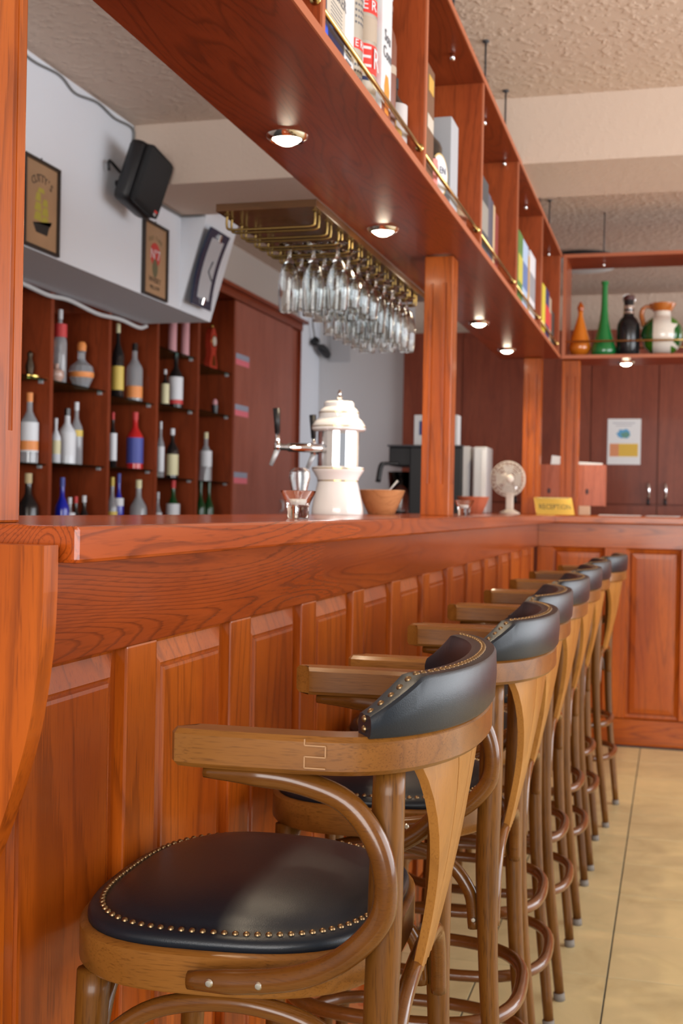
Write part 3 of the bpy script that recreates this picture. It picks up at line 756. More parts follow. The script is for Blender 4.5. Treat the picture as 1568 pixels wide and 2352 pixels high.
# tealight glasses
def cup(loc, lab):
    t = thing('tealight_glass', lab, 'candle holder', loc, 0, 'flared glass tealight holders on the bar top')
    latheo('glass_body', clear, t, [(0, 0), (0.019, 0), (0.020, 0.002), (0.0205, 0.022), (0.023, 0.030), (0.0315, 0.047), (0.033, 0.051), (0.031, 0.0515), (0.026, 0.043), (0.019, 0.030), (0.0165, 0.026), (0, 0.025)], 28)
    latheo('tealight', porc, t, [(0, 0.0255), (0.0155, 0.0255), (0.0165, 0.030), (0.0165, 0.034), (0.014, 0.0335), (0, 0.033)], 20)
    return t
c1 = cup((-0.668, 2.115, ZC), 'flared clear glass tealight holder left of the beer tower, nearest on the bar top')
dup(c1, (-0.672, 3.95, ZC), 1.0, 'flared clear glass tealight holder right of the middle post')
# jar-like drinking glass behind the tealight glass
jg = thing('glass_jar', 'clear glass jar with ear-shaped rim behind the nearer tealight holder', 'glass', (-0.806, 2.56, ZC))
latheo('body', clear, jg, [(0, 0), (0.017, 0), (0.0175, 0.003), (0.018, 0.06), (0.024, 0.085), (0.0225, 0.10), (0.012, 0.108), (0.010, 0.107), (0.0195, 0.099), (0.021, 0.085), (0.0155, 0.06), (0.0155, 0.008), (0, 0.007)], 24)
# wooden bowls
def bowl(loc, lab, s=1.0, mat=bowlw):
    t = thing('wooden_bowl', lab, 'bowl', loc, 0.4)
    latheo('bowl_body', mat, t, [(0, 0), (0.040*s, 0), (0.043*s, 0.003), (0.062*s, 0.045*s), (0.074*s, 0.076*s), (0.0715*s, 0.077*s), (0.058*s, 0.043*s), (0.038*s, 0.012*s), (0, 0.010*s)], 40)
    return t
b1 = bowl((-0.893, 3.70, ZC), 'light wooden bowl with a metal spoon in it, right of the beer tower')
tubeo('spoon', silver, b1, [(0.0, 0.02, 0.03), (0.035, 0.02, 0.085), (0.055, 0.02, 0.108)], [0.003, 0.0025, 0.004], 8)
b2 = bowl((-0.93, 5.72, ZC), 'orange wooden bowl standing in front of the small fan', 1.05, copperw)
tubeo('spoon', silver, b2, [(0.02, 0.0, 0.04), (0.055, 0.0, 0.085)], 0.0025, 8)
# fan
fn = thing('desk_fan', 'small ivory desk fan between middle post and inner corner post', 'fan', (-0.795, 6.02, ZC), 0)
latheo('base', offw, fn, [(0, 0), (0.050, 0), (0.052, 0.006), (0.035, 0.015), (0.022, 0.022), (0, 0.024)], 28)
bx('neck', offw, fn, -0.018, 0.018, -0.014, 0.014, 0.02, 0.13, 0.006)
fh = bpy.data.objects.new('fan_head', None)
Mh = Matrix.Translation((-0.012, -0.01, 0.175)) @ Matrix.Rotation(math.radians(25), 4, 'Z') @ Matrix.Rotation(math.radians(90), 4, 'X')
bpy.data.objects.remove(fh)
bm = NB(); lathe(bm, [(0, -0.055), (0.026, -0.052), (0.030, -0.03), (0.030, 0.0), (0, 0.002)], 24); bm.transform(Mh); mesh_obj('motor_housing', bm, offw, fn, True)
bm = NB()
for r, z in ((0.088, 0.015), (0.080, 0.030), (0.070, 0.034), (0.060, 0.037), (0.050, 0.039), (0.040, 0.040), (0.030, 0.041), (0.086, 0.0), (0.070, -0.01), (0.050, -0.014)):
    tube(bm, [(r*math.cos(a*PI/16), r*math.sin(a*PI/16), z) for a in range(32)], 0.0016, 6, True)
for a in range(24):
    an = a*PI/12
    tube(bm, spline([(0.02*math.cos(an), 0.02*math.sin(an), 0.0415), (0.055*math.cos(an), 0.055*math.sin(an), 0.038), (0.088*math.cos(an), 0.088*math.sin(an), 0.015), (0.05*math.cos(an), 0.05*math.sin(an), -0.014)], 3), 0.0011, 5)
bmesh.ops.recalc_face_normals(bm, faces=bm.faces); bm.transform(Mh); mesh_obj('wire_guard', bm, offw, fn, True)
bm = NB(); lathe(bm, [(0, 0.042), (0.020, 0.0415), (0.020, 0.045), (0, 0.047)], 20); bm.transform(Mh); mesh_obj('badge', bm, offw, fn, True)
for k in range(4):
    bm = NB(); a0 = k*PI/2
    vs = []
    for rr, w1 in ((0.018, 0.25), (0.045, 0.55), (0.072, 0.45)):
        for sgn in (-1, 1): vs.append(bm.verts.new((rr*math.cos(a0+sgn*w1), rr*math.sin(a0+sgn*w1), 0.014+sgn*0.007)))
    bm.faces.new((vs[0], vs[1], vs[3], vs[2])); bm.faces.new((vs[2], vs[3], vs[5], vs[4]))
    bmesh.ops.solidify(bm, geom=list(bm.faces), thickness=0.0015); bm.transform(Mh); mesh_obj('blade', bm, pc('fan_blade_plastic', (0.55, 0.50, 0.45), 0.4), fn)
# reception sign
sg = thing('reception_sign', 'gold plate sign reading RECEPTION leaning on the bar corner', 'sign', (-0.585, 6.22, ZC), math.radians(18))
TL = Matrix.Rotation(math.radians(-42), 4, 'X')
bm = NB(); box(bm, -0.098, 0.098, -0.001, 0.002, 0.0, 0.118, 0.0004); bm.transform(TL)
gp = mesh_obj('plate', bm, plain('gold_sign_plate', (0.80, 0.58, 0.14), 0.28, 0.85), sg)
bm = NB(); box(bm, -0.085, 0.085, 0.074, 0.0765, 0.0, 0.088); mesh_obj('rear_prop', bm, brass, sg)
text('lettering', 'RECEPTION', 0.048, pc('sign_black_lettering', (0.03, 0.025, 0.01), 0.5), gp, TL @ TR(0.003, -0.0014, 0.052) @ TY, 0.0003, 0.66)
# knotty pine box with papers
kb = thing('pine_document_box', 'coppery knotty pine box holding papers on the far bar, behind the sign', 'box', (-0.722, 6.70, ZC))
for x0, x1 in ((0.0, 0.118), (0.119, 0.236), (0.237, 0.352)): bx('plank', copperw, kb, x0, x1, 0.0, 0.014, 0.050, 0.275, 0.001)
bx('side_board', copperw, kb, 0.0, 0.014, 0.014, 0.16, 0.050, 0.275); bx('side_board', copperw, kb, 0.338, 0.352, 0.014, 0.16, 0.050, 0.275)
bx('floor_board', copperw, kb, 0.014, 0.338, 0.014, 0.16, 0.050, 0.064)
bx('foot', pc('pale_block_wood', (0.62, 0.42, 0.28), 0.6), kb, 0.215, 0.275, 0.0, 0.05, 0.0, 0.050, 0.002); bx('foot', MATS['pale_block_wood'], kb, 0.03, 0.09, 0.0, 0.05, 0.0, 0.050, 0.002)
for xk, zk in ((0.052, 0.13), (0.258, 0.128)):
    kn = latheo('knot', pc('dark_wood_knot', (0.07, 0.03, 0.03), 0.6), kb, [(0, 0.0005), (0.008, 0.0004), (0.011, 0.0), (0, -0.001)], 16)
    kn.matrix_local = Matrix.Translation((xk, 0.0, zk)) @ Matrix.Rotation(PI/2, 4, 'X') @ Matrix.Diagonal((0.9, 1.5, 1, 1))
pp = thing('paper_stack', 'white papers sticking out of the pine box', 'papers', (-0.70, 6.745, ZC+0.065))
for k, (xa, xb, h, tl) in enumerate(((0.01, 0.11, 0.265, -6), (0.02, 0.22, 0.248, -7), (0.15, 0.30, 0.238, -3))):
    m_ = Matrix.Rotation(math.radians(-tl), 4, 'Y'); bx('sheet', paper, pp, xa, xb, 0.005+k*0.012, 0.009+k*0.012, 0.02, h, 0, m_)
for k, (x, y, rz, wd) in enumerate(((-0.28, 6.42, 0.1, 0.21), (-0.06, 6.35, -0.15, 0.15), (0.10, 6.40, 0.05, 0.12))):
    s_ = thing('brochure_pile', ('white brochures lying on the far bar, left pile', 'white brochures lying on the far bar, middle pile', 'white brochures lying on the far bar, right pile')[k], 'papers', (x, y, ZC), rz, 'papers lying on the far bar')
    for q in range(3): bx('sheet', paper, s_, -wd/2+q*.004, wd/2+q*.003, -0.07, 0.07, 0.0+q*0.0016, 0.0012+q*0.0016)

# ------------------------------------------------------------------ coffee corner on the low work table
wtb = thing('work_table', 'low brown work table behind the bar, carrying the coffee machine', 'table', (0, 0, 0))
bx('table_top', mah_x, wtb, -2.15, -1.025, 6.05, 6.95, 0.93, 0.96)
for x, y in ((-2.12, 6.09), (-1.09, 6.09), (-2.12, 6.88), (-1.09, 6.88)): bx('leg', mah_v, wtb, x, x+0.05, y, y+0.05-0.02, 0.0, 0.93)
cm = thing('coffee_machine', 'black filter coffee machine left of the middle post', 'coffee machine', (-1.422, 6.25, 0.96))
bx('body', blackp, cm, 0.06, 0.345, 0.0, 0.34, 0.0, 0.53, 0.008)
bx('brew_head', blackp, cm, -0.055, 0.06, 0.02, 0.32, 0.43, 0.53, 0.006)
bx('top_lid', darkgrey, cm, -0.060, 0.345, -0.005, 0.345, 0.531, 0.541, 0.003)
bx('base_plate', blackp, cm, -0.10, 0.06, 0.0, 0.34, 0.0, 0.035, 0.004)
bx('side_panel', silver, cm, 0.347, 0.385, 0.0, 0.34, 0.0, 0.535, 0.004)
tubeo('lever', blackp, cm, spline([(0.0, 0.01, 0.44), (-0.06, -0.02, 0.44), (-0.085, -0.03, 0.425), (-0.10, -0.03, 0.34)], 5), [0.010]*8+[0.014]*8, 12)
bm = NB(); lathe(bm, [(0.028, 0.10), (0.055, 0.20), (0.075, 0.40), (0.072, 0.40), (0.052, 0.20), (0.025, 0.10)], 24, (-0.01, 0.13, 0.0), True); mesh_obj('glass_funnel', bm, clear, cm, True)
bm = NB(); lathe(bm, [(0.0, 0.036), (0.05, 0.036), (0.07, 0.09), (0.06, 0.17), (0.04, 0.19), (0.0, 0.19)], 24, (-0.02, 0.13, 0.0)); mesh_obj('carafe', bm, blackg, cm, True)
ws = thing('water_tank', 'tall light grey appliance right beside the black coffee machine', 'appliance', (-1.012, 6.20, ZC))
# stands on the side bar
bx('housing', silver, ws, 0.0, 0.072, 0.0, 0.20, 0.0, 0.345, 0.008); bx('front_strip', pc('light_grey_strip', (0.62, 0.63, 0.65), 0.4), ws, 0.045, 0.070, -0.003, 0.001, 0.02, 0.33)
wbk = thing('white_paper_carton', 'white carton with a blue mark standing behind the coffee machine', 'carton', (-1.435, 6.70, 0.96))
bx('carton_body', paper, wbk, 0.0, 0.25, 0.0, 0.10, 0.0, 0.735, 0.003); bx('blue_mark', pc('navy_print', (0.03, 0.06, 0.22), 0.6), wbk, 0.03, 0.07, -0.0006, 0.001, 0.62, 0.70)

# ------------------------------------------------------------------ vases and jug on the far shelf
ZV = ZB+0.0185
va = thing('amber_genie_bottle', 'orange glass genie bottle with pointed stopper, leftmost on far shelf', 'bottle', (-0.502, 6.50, ZV))
amb = plain('amber_glass', (0.62, 0.17, 0.012), 0.12, coat=0.6)
latheo('body', amb, va, [(0, 0), (0.036, 0), (0.038, 0.006), (0.030, 0.012), (0.047, 0.024), (0.057, 0.050), (0.054, 0.072), (0.048, 0.105), (0.034, 0.150), (0.021, 0.195), (0.013, 0.225), (0.0125, 0.243), (0.016, 0.246), (0, 0.247)], 28)
latheo('stopper', pc('dark_amber_glass', (0.40, 0.08, 0.008), 0.15), va, [(0, 0.246), (0.011, 0.246), (0.018, 0.262), (0.016, 0.275), (0.004, 0.298), (0, 0.300)], 20)
vg = thing('green_bottle_vase', 'tall green glass vase with long neck, second on the far shelf', 'vase', (-0.378, 6.50, ZV))
grn = plain('green_glass', (0.012, 0.19, 0.045), 0.14, coat=0.6, bump=0.5, bscale=120)
latheo('body', grn, vg, [(0, 0), (0.052, 0), (0.062, 0.012), (0.067, 0.035), (0.064, 0.055), (0.048, 0.100), (0.034, 0.150), (0.024, 0.200), (0.018, 0.260), (0.0155, 0.340), (0.015, 0.385), (0.020, 0.390), (0.020, 0.402), (0.012, 0.402), (0.011, 0.30), (0, 0.30)], 28)
vb = thing('black_swing_top_bottle', 'black glass bottle with silver collar and wire stopper, third on the far shelf', 'bottle', (-0.253, 6.50, ZV))
latheo('body', blackg, vb, [(0, 0), (0.056, 0), (0.060, 0.006), (0.060, 0.155), (0.057, 0.175), (0.044, 0.200), (0.030, 0.214), (0.027, 0.225), (0.026, 0.30), (0, 0.30)], 28)
latheo('collar', chrome, vb, [(0.0265, 0.226), (0.029, 0.228), (0.0285, 0.240), (0.0265, 0.242), (0.0265, 0.250), (0.029, 0.252), (0.029, 0.270), (0.0265, 0.272)], 24)
latheo('stopper', pc('dark_red_rubber', (0.07, 0.015, 0.012), 0.5), vb, [(0, 0.30), (0.028, 0.300), (0.029, 0.318), (0.022, 0.324), (0, 0.325)], 20)
tubeo('wire_bail', chrome, vb, spline([(-0.029, 0, 0.29), (-0.031, 0, 0.32), (0, 0, 0.334), (0.031, 0, 0.32), (0.029, 0, 0.29)], 5), 0.002, 6)
vj = thing('painted_jug', 'white ceramic jug with painted leaves, brown rim and handle, on far shelf', 'jug', (-0.082, 6.52, ZV))
def jug_mat():
    m, n, l, b = base_mat('painted_leaf_glaze')
    tc = n.new('ShaderNodeTexCoord'); v = n.new('ShaderNodeTexVoronoi'); v.inputs['Scale'].default_value = 11
    nz = n.new('ShaderNodeTexNoise'); nz.inputs['Scale'].default_value = 8
    mx = n.new('ShaderNodeMix'); mx.data_type = 'VECTOR'; mx.inputs[0].default_value = 0.12
    l.new(tc.outputs['Object'], nz.inputs['Vector']); l.new(tc.outputs['Object'], mx.inputs[4]); l.new(nz.outputs['Color'], mx.inputs[5]); l.new(mx.outputs[1], v.inputs['Vector'])
    sx_ = n.new('ShaderNodeSeparateXYZ'); l.new(tc.outputs['Object'], sx_.inputs[0])
    ab = n.new('ShaderNodeMath'); ab.operation = 'ABSOLUTE'; l.new(sx_.outputs[0], ab.inputs[0])
    gt = n.new('ShaderNodeMath'); gt.operation = 'GREATER_THAN'; gt.inputs[1].default_value = 0.045; l.new(ab.outputs[0], gt.inputs[0])
    lt = n.new('ShaderNodeMath'); lt.operation = 'LESS_THAN'; lt.inputs[1].default_value = 0.70; l.new(v.outputs['Distance'], lt.inputs[0])
    mu = n.new('ShaderNodeMath'); mu.operation = 'MULTIPLY'; l.new(gt.outputs[0], mu.inputs[0]); l.new(lt.outputs[0], mu.inputs[1])
    rp = n.new('ShaderNodeValToRGB'); l.new(v.outputs['Color'], rp.inputs[0]); e = rp.color_ramp.elements; rp.color_ramp.interpolation = 'CONSTANT'
    e[0].color = (0.015, 0.10, 0.02, 1); e[1].position = 0.82; e[1].color = (0.45, 0.03, 0.02, 1); k = e.new(0.55); k.color = (0.06, 0.20, 0.015, 1); k = e.new(0.93); k.color = (0.6, 0.3, 0.02, 1)
    mc = n.new('ShaderNodeMix'); mc.data_type = 'RGBA'; mc.inputs[6].default_value = (0.78, 0.72, 0.64, 1); l.new(mu.outputs[0], mc.inputs[0]); l.new(rp.outputs[0], mc.inputs[7]); l.new(mc.outputs[2], b.inputs['Base Color'])
    b.inputs['Roughness'].default_value = 0.15; b.inputs['Coat Weight'].default_value = 0.6; return m
brn = plain('brown_glaze', (0.42, 0.12, 0.02), 0.2, coat=0.5)
latheo('body', jug_mat(), vj, [(0, 0.016), (0.054, 0.016), (0.066, 0.024), (0.094, 0.055), (0.109, 0.095), (0.110, 0.125), (0.101, 0.160), (0.077, 0.192), (0.052, 0.208), (0.043, 0.218), (0.041, 0.240), (0, 0.240)], 36)
latheo('foot_ring', brn, vj, [(0, 0), (0.048, 0), (0.050, 0.008), (0.055, 0.0165), (0, 0.017)], 32)
latheo('rim', brn, vj, [(0.038, 0.238), (0.046, 0.240), (0.054, 0.252), (0.066, 0.272), (0.068, 0.280), (0.060, 0.278), (0.046, 0.254), (0.036, 0.245)], 32, closed=True)
tubeo('handle', brn, vj, spline([(-0.042, 0, 0.256), (-0.075, 0, 0.268), (-0.098, 0, 0.255), (-0.106, 0, 0.225), (-0.100, 0, 0.195), (-0.094, 0, 0.165)], 5), [0.010]*10+[0.013]*16, 12)
lf = thing('green_glass_leaf', 'small green glass piece lying between black bottle and painted jug', 'ornament', (-0.178, 6.46, ZV))
latheo('leaf_body', grn, lf, [(0, 0), (0.020, 0.001), (0.024, 0.005), (0.016, 0.009), (0, 0.010)], 16)

# ------------------------------------------------------------------ bottles, boxes, books on the long shelf
def carton(name, label, cat, x1, y0, wd, dp, h, mat, group=None, z=ZV):
    """box whose front (towards the camera side, +X) is at x1"""
    t = thing(name, label, cat, (x1, y0, z), 0, group); bx('case', mat, t, -dp, 0, 0, wd, 0, h, 0.002); return t
navy = plain('navy_carton', (0.015, 0.022, 0.085), 0.35); creamp = plain('cream_print', (0.58, 0.52, 0.44), 0.5)
wcart = plain('white_carton', (0.70, 0.71, 0.74), 0.4); inkm = plain('grey_print', (0.12, 0.12, 0.14), 0.6); redp = plain('red_print', (0.75, 0.04, 0.03), 0.4)
bluep = plain('blue_print', (0.05, 0.12, 0.75), 0.4); tin = plain('silver_gold_tin', (0.60, 0.58, 0.52), 0.3, 0.7); tan = plain('tan_print', (0.45, 0.36, 0.28), 0.4)
orangep = plain('orange_print', (0.85, 0.28, 0.03), 0.4); leathb = plain('brown_leather_sleeve', (0.19, 0.062, 0.035), 0.45)
Y1 = DY[1]+0.018      # first bay in view starts here
g1 = 'liquor boxes and bottles in the first shelf bay in view'
o = carton('gift_box', 'navy gift box with cream front label, leftmost in the first bay in view', 'box', -0.618, 2.010, 0.182, 0.10, 0.40, navy, g1)
bx('front_label', creamp, o, -0.0005, 0.0012, 0.060, 0.180, 0.070, 0.395); bx('blue_stripe', bluep, o, -0.0005, 0.0010, 0.050, 0.070, 0.015, 0.055)
text('lettering', 'TALISKER', 0.030, inkm, o, TR(0.0016, 0.122, 0.130) @ TX)
for k in range(5): bx('small_print', inkm, o, -0.0002, 0.0016, 0.085, 0.160, 0.110-k*0.007, 0.1115-k*0.007)
o = carton('gift_box', 'plain white gift box between the navy box and the dotted tube', 'box', -0.618, 2.196, 0.066, 0.09, 0.42, wcart, g1)
for k in range(6): bx('small_print', inkm, o, -0.0002, 0.0012, 0.008, 0.045, 0.020+k*0.009, 0.022+k*0.009)
def tubecan(label, y, r, h, mat, x=-0.660):
    t = thing('gift_tube', label, 'tube', (x, y, ZV), 0, g1); latheo('tin_body', mat, t, [(0, 0), (r, 0), (r, h), (0, h)], 28, smooth=True); return t
o = tubecan('silver gift tube with rows of dark holes and red band, third in its bay', 2.330, 0.040, 0.36, tin)
bm = NB()
for zz in [0.02+0.012*k for k in range(28)]:
    if 0.082 < zz < 0.140 or zz > 0.34: continue
    for a in range(-7, 8):
        an = a*0.20; p = Vector((0.0402*math.cos(an), 0.0402*math.sin(an), zz)); q = p.copy(); q.z = 0; m_ = q.normalized().to_track_quat('Z', 'Y').to_matrix().to_4x4(); m_.translation = p
        b2 = bmesh.ops.create_circle(bm, cap_ends=True, segments=6, radius=0.0030); bmesh.ops.transform(bm, matrix=m_, verts=b2['verts'])
mesh_obj('dark_hole_rows', bm, inkm, o)['kind'] = 'stuff'
latheo('red_band', redp, o, [(0.0404, 0.100), (0.0404, 0.120)], 28)
def wraptext(parent, s, size, r, z, mat, a0=-0.6, da=0.35):
    for k, ch in enumerate(s):
        m_ = TR(0, 0, z) @ Matrix.Rotation(a0+da*k, 4, 'Z') @ TR(r+0.0006, 0, 0) @ TX
        text('letter', ch, size, mat, parent, m_, 0.0004)
wraptext(o, 'PERNO', 0.020, 0.0404, 0.110, wcart, -0.95, 0.40)
o = tubecan('glass and metal bottle tube with large red band lettered in white, fourth in its bay', 2.445, 0.040, 0.345, tin)
latheo('tan_band', tan, o, [(0.0403, 0.157), (0.0403, 0.207)], 28); latheo('red_band', redp, o, [(0.0404, 0.090), (0.0404, 0.150)], 28); latheo('upper_red_band', redp, o, [(0.0404, 0.214), (0.0404, 0.245)], 28)
wraptext(o, 'PER', 0.062, 0.0405, 0.120, wcart, -1.75, 0.85); wraptext(o, 'PERNO', 0.030, 0.0405, 0.2295, wcart, -1.5, 0.55)
latheo('blue_line', navy, o, [(0.0404, 0.074), (0.0404, 0.082)], 28)
o = carton('gift_box', 'tall white tin box with orange glass picture, right of the lettered tube', 'box', -0.618, 2.489, 0.088, 0.08, 0.318, wcart, g1)
bx('lid', pc('pale_blue_tin', (0.55, 0.62, 0.70), 0.35), o, -0.081, 0.001, -0.001, 0.089, 0.300, 0.3185, 0.002)
text('lettering', 'Sou\nCom', 0.036, inkm, o, TR(0.0012, 0.046, 0.185) @ TX)
bm = NB(); prism(bm, [(0.030, 0.04), (0.062, 0.04), (0.070, 0.095), (0.056, 0.122), (0.036, 0.122), (0.024, 0.095)], 'X', -0.0005, 0.0010); mesh_obj('orange_picture', bm, orangep, o)
bx('picture_ground', pc('brown_print', (0.25, 0.06, 0.02), 0.5), o, -0.0006, 0.0007, 0.004, 0.084, 0.0, 0.055)
def bottle(name, label, x, y, z, h, r, glassm, group=None, label_m=None, cap_m=None, neck=0.35, lab=(0.12, 0.42), capf=0.13, cat='bottle', labelr=None, nr=0.33):
    t = thing(name, label, cat, (x, y, z), random.uniform(-.4, .4), group)
    sh_ = 1-neck
    latheo('body', glassm, t, [(0, 0), (r*0.92, 0), (r, h*0.012), (r, h*sh_*0.86), (r*0.90, h*sh_*0.94), (r*0.55, h*sh_*1.06), (r*nr, h*(sh_+0.10)), (r*nr*0.92, h*(1-capf)), (0, h*(1-capf))], 18)
    latheo('cap', cap_m or blackp, t, [(0, h*(1-capf)), (r*nr*1.08, h*(1-capf)), (r*nr*1.08, h), (0, h)], 14)
    if label_m: latheo('label', label_m, t, [(r*1.012, h*lab[0]), (r*1.012, h*lab[1])], 18)
    return t
g2 = 'liquor boxes and bottles in the first shelf bay in view'
bottle('leather_sleeved_bottle', 'tall bottle in brown leather sleeve, right of the white tin box', -0.655, 2.625, ZV, 0.31, 0.036, leathb, g2, tan, leathb, 0.16, (0.50, 0.56), 0.04, nr=0.7)
bottle('small_white_bottle', 'small brown bottle with white cow pattern label, last in its bay', -0.652, 2.742, ZV, 0.19, 0.034, pc('dark_brown_glass', (0.05, 0.03, 0.025), 0.15), g2, pc('mottled_white_print', (0.5, 0.46, 0.46), 0.5, var=0.9), blackp, 0.30, (0.10, 0.66))
bottle('squat_gold_bottle', 'squat golden bottle with round base in front of the leather sleeve', -0.636, 2.683, ZV, 0.085, 0.020, pc('ochre_glass', (0.45, 0.26, 0.07), 0.25), g2, None, pc('dark_brown_glass', (0.05, 0.03, 0.025)), 0.35)
# second bay in view
Y2 = DY[2]+0.018; g3 = 'liquor boxes and bottles in the second shelf bay in view'
o = carton('gift_box', 'brown and gold gift box, leftmost in the second bay in view', 'box', -0.618, 2.955, 0.105, 0.08, 0.31, pc('brown_carton', (0.16, 0.07, 0.035), 0.4), g3)
bx('gold_print', pc('ochre_print', (0.62, 0.36, 0.06), 0.4), o, -0.0004, 0.0012, 0.030, 0.090, 0.245, 0.285); bx('pale_print', creamp, o, -0.0004, 0.0012, 0.020, 0.095, 0.150, 0.185)
o = bottle('swing_top_bottle', 'big dark swing-top bottle with white oval label, second bay in view', -0.686, 3.215, ZV, 0.30, 0.060, pc('dark_brown_bottle_glass', (0.030, 0.022, 0.018), 0.2), g3, None, porc, 0.36, capf=0.08)
bm = NB(); b2 = bmesh.ops.create_circle(bm, cap_ends=True, segments=28, radius=0.046); bmesh.ops.transform(bm, matrix=TR(0.0635, 0.0, 0.088) @ TX @ Matrix.Diagonal((0.9, 1.25, 1, 1)), verts=b2['verts'])
lo_ = mesh_obj('oval_label', bm, pc('oval_gold_edge', (0.6, 0.42, 0.15), 0.4), o)
bm = NB(); b2 = bmesh.ops.create_circle(bm, cap_ends=True, segments=28, radius=0.042); bmesh.ops.transform(bm, matrix=TR(0.0642, 0.0, 0.088) @ TX @ Matrix.Diagonal((0.9, 1.25, 1, 1)), verts=b2['verts'])
mesh_obj('label_face', bm, wcart, lo_); text('lettering', 'FLEN', 0.026, navy, lo_, TR(0.0650, 0.0, 0.10) @ TX)
tubeo('wire_bail', chrome, o, spline([(0, -0.022, 0.25), (0, -0.026, 0.29), (0, 0, 0.312), (0, 0.026, 0.29), (0, 0.022, 0.25)], 4), 0.002, 6)
bottle('red_label_bottle', 'small dark bottle with red and white label behind the rail, second bay', -0.640, 3.105, ZV, 0.17, 0.024, pc('dark_brown_glass', (0.05, 0.03, 0.025)), g3, pc('red_white_print', (0.75, 0.25, 0.22), 0.4), wcart, 0.35, (0.08, 0.6))
carton('tall_grey_box', 'tall light grey carton standing behind the big dark bottle', 'box', -0.618, 3.305, 0.110, 0.12, 0.280, pc('grey_carton', (0.42, 0.44, 0.48), 0.45), g3)
bottle('stoneware_jug', 'small beige stoneware bottle, last in the second bay in view', -0.660, 3.575, ZV, 0.125, 0.042, pc('beige_stoneware', (0.42, 0.28, 0.17), 0.5), g3, pc('brown_print', (0.25, 0.06, 0.02)), pc('beige_stoneware', (0.42, 0.28, 0.17)), 0.30, (0.2, 0.5))
# books
def book(label, x1, y0, wd, h, cover, group, dp=0.17, band=None):
    t = thing('book', label, 'book', (x1, y0, ZV), 0, group)
    bx('cover', cover, t, -dp, 0, 0, wd, 0, h, 0.0015)
    bx('pages', paper, t, -dp-0.0008, -0.004, 0.003, wd-0.003, 0.003, h+0.0004)
    if band: bx('spine_print', band, t, -0.0005, 0.0008, 0.0012, wd-0.0012, h*0.35, h*0.70)
    return t
def fill(group, specs):
    for (lab, ya, yb_, h, col, bandcol) in specs:
        m_ = pc('cover_%d_%d_%d' % tuple(int(c*255) for c in col), col, 0.45); bd = pc('cover_%d_%d_%d' % tuple(int(c*255) for c in bandcol), bandcol, 0.45) if bandcol else None
        book(lab, -0.618, ya, yb_-ya-0.003, h, m_, group, band=bd)
fill('books in the third shelf bay in view', [('charcoal folder, first on the third shelf bay in view', 3.84, 4.00, 0.270, (0.05, 0.06, 0.07), (0.30, 0.28, 0.25)), ('slate blue book beside the charcoal folder', 4.0, 4.06, 0.245, (0.09, 0.09, 0.13), None),
         ('dark slate book before the cream spine', 4.06, 4.115, 0.24, (0.07, 0.07, 0.10), None), ('thin cream-spined book, third shelf bay in view', 4.115, 4.16, 0.235, (0.55, 0.38, 0.22), None), ('dark red book at the end of its row', 4.16, 4.24, 0.22, (0.22, 0.02, 0.015), None)])
fill('books in the fourth shelf bay in view', [('green and yellow book, first in the fourth bay in view', 4.80, 4.945, 0.305, (0.10, 0.22, 0.05), (0.55, 0.50, 0.08)), ('pale blue folder, second in the fourth bay in view', 4.945, 5.12, 0.300, (0.42, 0.55, 0.75), (0.12, 0.2, 0.42)),
         ('thin ochre book between blue and white folders', 5.12, 5.19, 0.27, (0.50, 0.28, 0.08), None), ('tall white folder with grey base, fourth bay in view', 5.19, 5.40, 0.305, (0.70, 0.70, 0.74), (0.30, 0.30, 0.33))])
fill('books in the last shelf bay', [('yellow book, first in the last shelf bay', 5.72, 5.84, 0.260, (0.75, 0.62, 0.05), None), ('navy book with red and white print, last shelf bay', 5.84, 6.02, 0.265, (0.03, 0.035, 0.16), (0.7, 0.05, 0.05)),
         ('beige paperback in the last shelf bay', 6.02, 6.13, 0.25, (0.55, 0.42, 0.30), (0.6, 0.1, 0.06)), ('dark green book at the end of last shelf bay', 6.13, 6.28, 0.20, (0.03, 0.06, 0.06), None)])
# first, nearest bay (mostly above the frame)
carton('gift_box', 'red liquor carton in the nearest bay, at the top edge of the picture', 'box', -0.70, DY[0]+0.55, 0.09, 0.09, 0.33, pc('orange_red_carton', (0.55, 0.06, 0.02), 0.4))

# ------------------------------------------------------------------ bottle cabinet along the left wall
XC = -2.58
bc = thing('bottle_cabinet', 'tall mahogany wall cabinet with glass shelves full of bottles', 'cabinet', (0, 0, 0))
bx('back_panel', dark_v, bc, -2.90, -2.875, 2.9, 6.86, 0.0, 2.44)
CD = [2.97+0.5555*k for k in range(8)]    # dividers
CD = [3.0, 3.545, 4.090, 4.637, 5.183, 5.729, 6.279, 6.838]
for y in CD: bx('divider', dark_v, bc, -2.875, XC, y-0.014, y+0.014, 0.0, 2.06 if y < 5.5 else 2.40)
bx('divider_end', dark_v, bc, -2.875, XC+0.01, 8.13, 8.148, 0.0, 2.42)
bx('cornice', mah_y, bc, -2.875, XC+0.015, 5.55, 8.16, 2.405, 2.452); bx('crown_moulding', mah_y, bc, -2.86, XC+0.05, 5.55, 8.19, 2.452, 2.474, 0.004)
bx('bottom_board', dark_v, bc, -2.875, XC, 2.9, 6.85, 0.93, 0.955)
dr = bx('sliding_door', door_v, bc, XC-0.015, XC, 6.853, 7.96, 0.0, 2.402); bx('sliding_door', door_v, bc, XC-0.035, XC-0.017, 7.90, 8.128, 0.0, 2.402)
for z in (2.055, 1.745, 1.332):
    s_ = bx('sticker', pc('blue_grey_sticker', (0.30, 0.32, 0.40), 0.5), dr, XC-0.0002, XC+0.0008, 6.865, 7.10, z, z+0.033); bx('pink_stripe', pc('pink_sticker', (0.72, 0.16, 0.20), 0.5), s_, XC-0.0002, XC+0.0008, 6.865, 7.10, z-0.036, z-0.001)
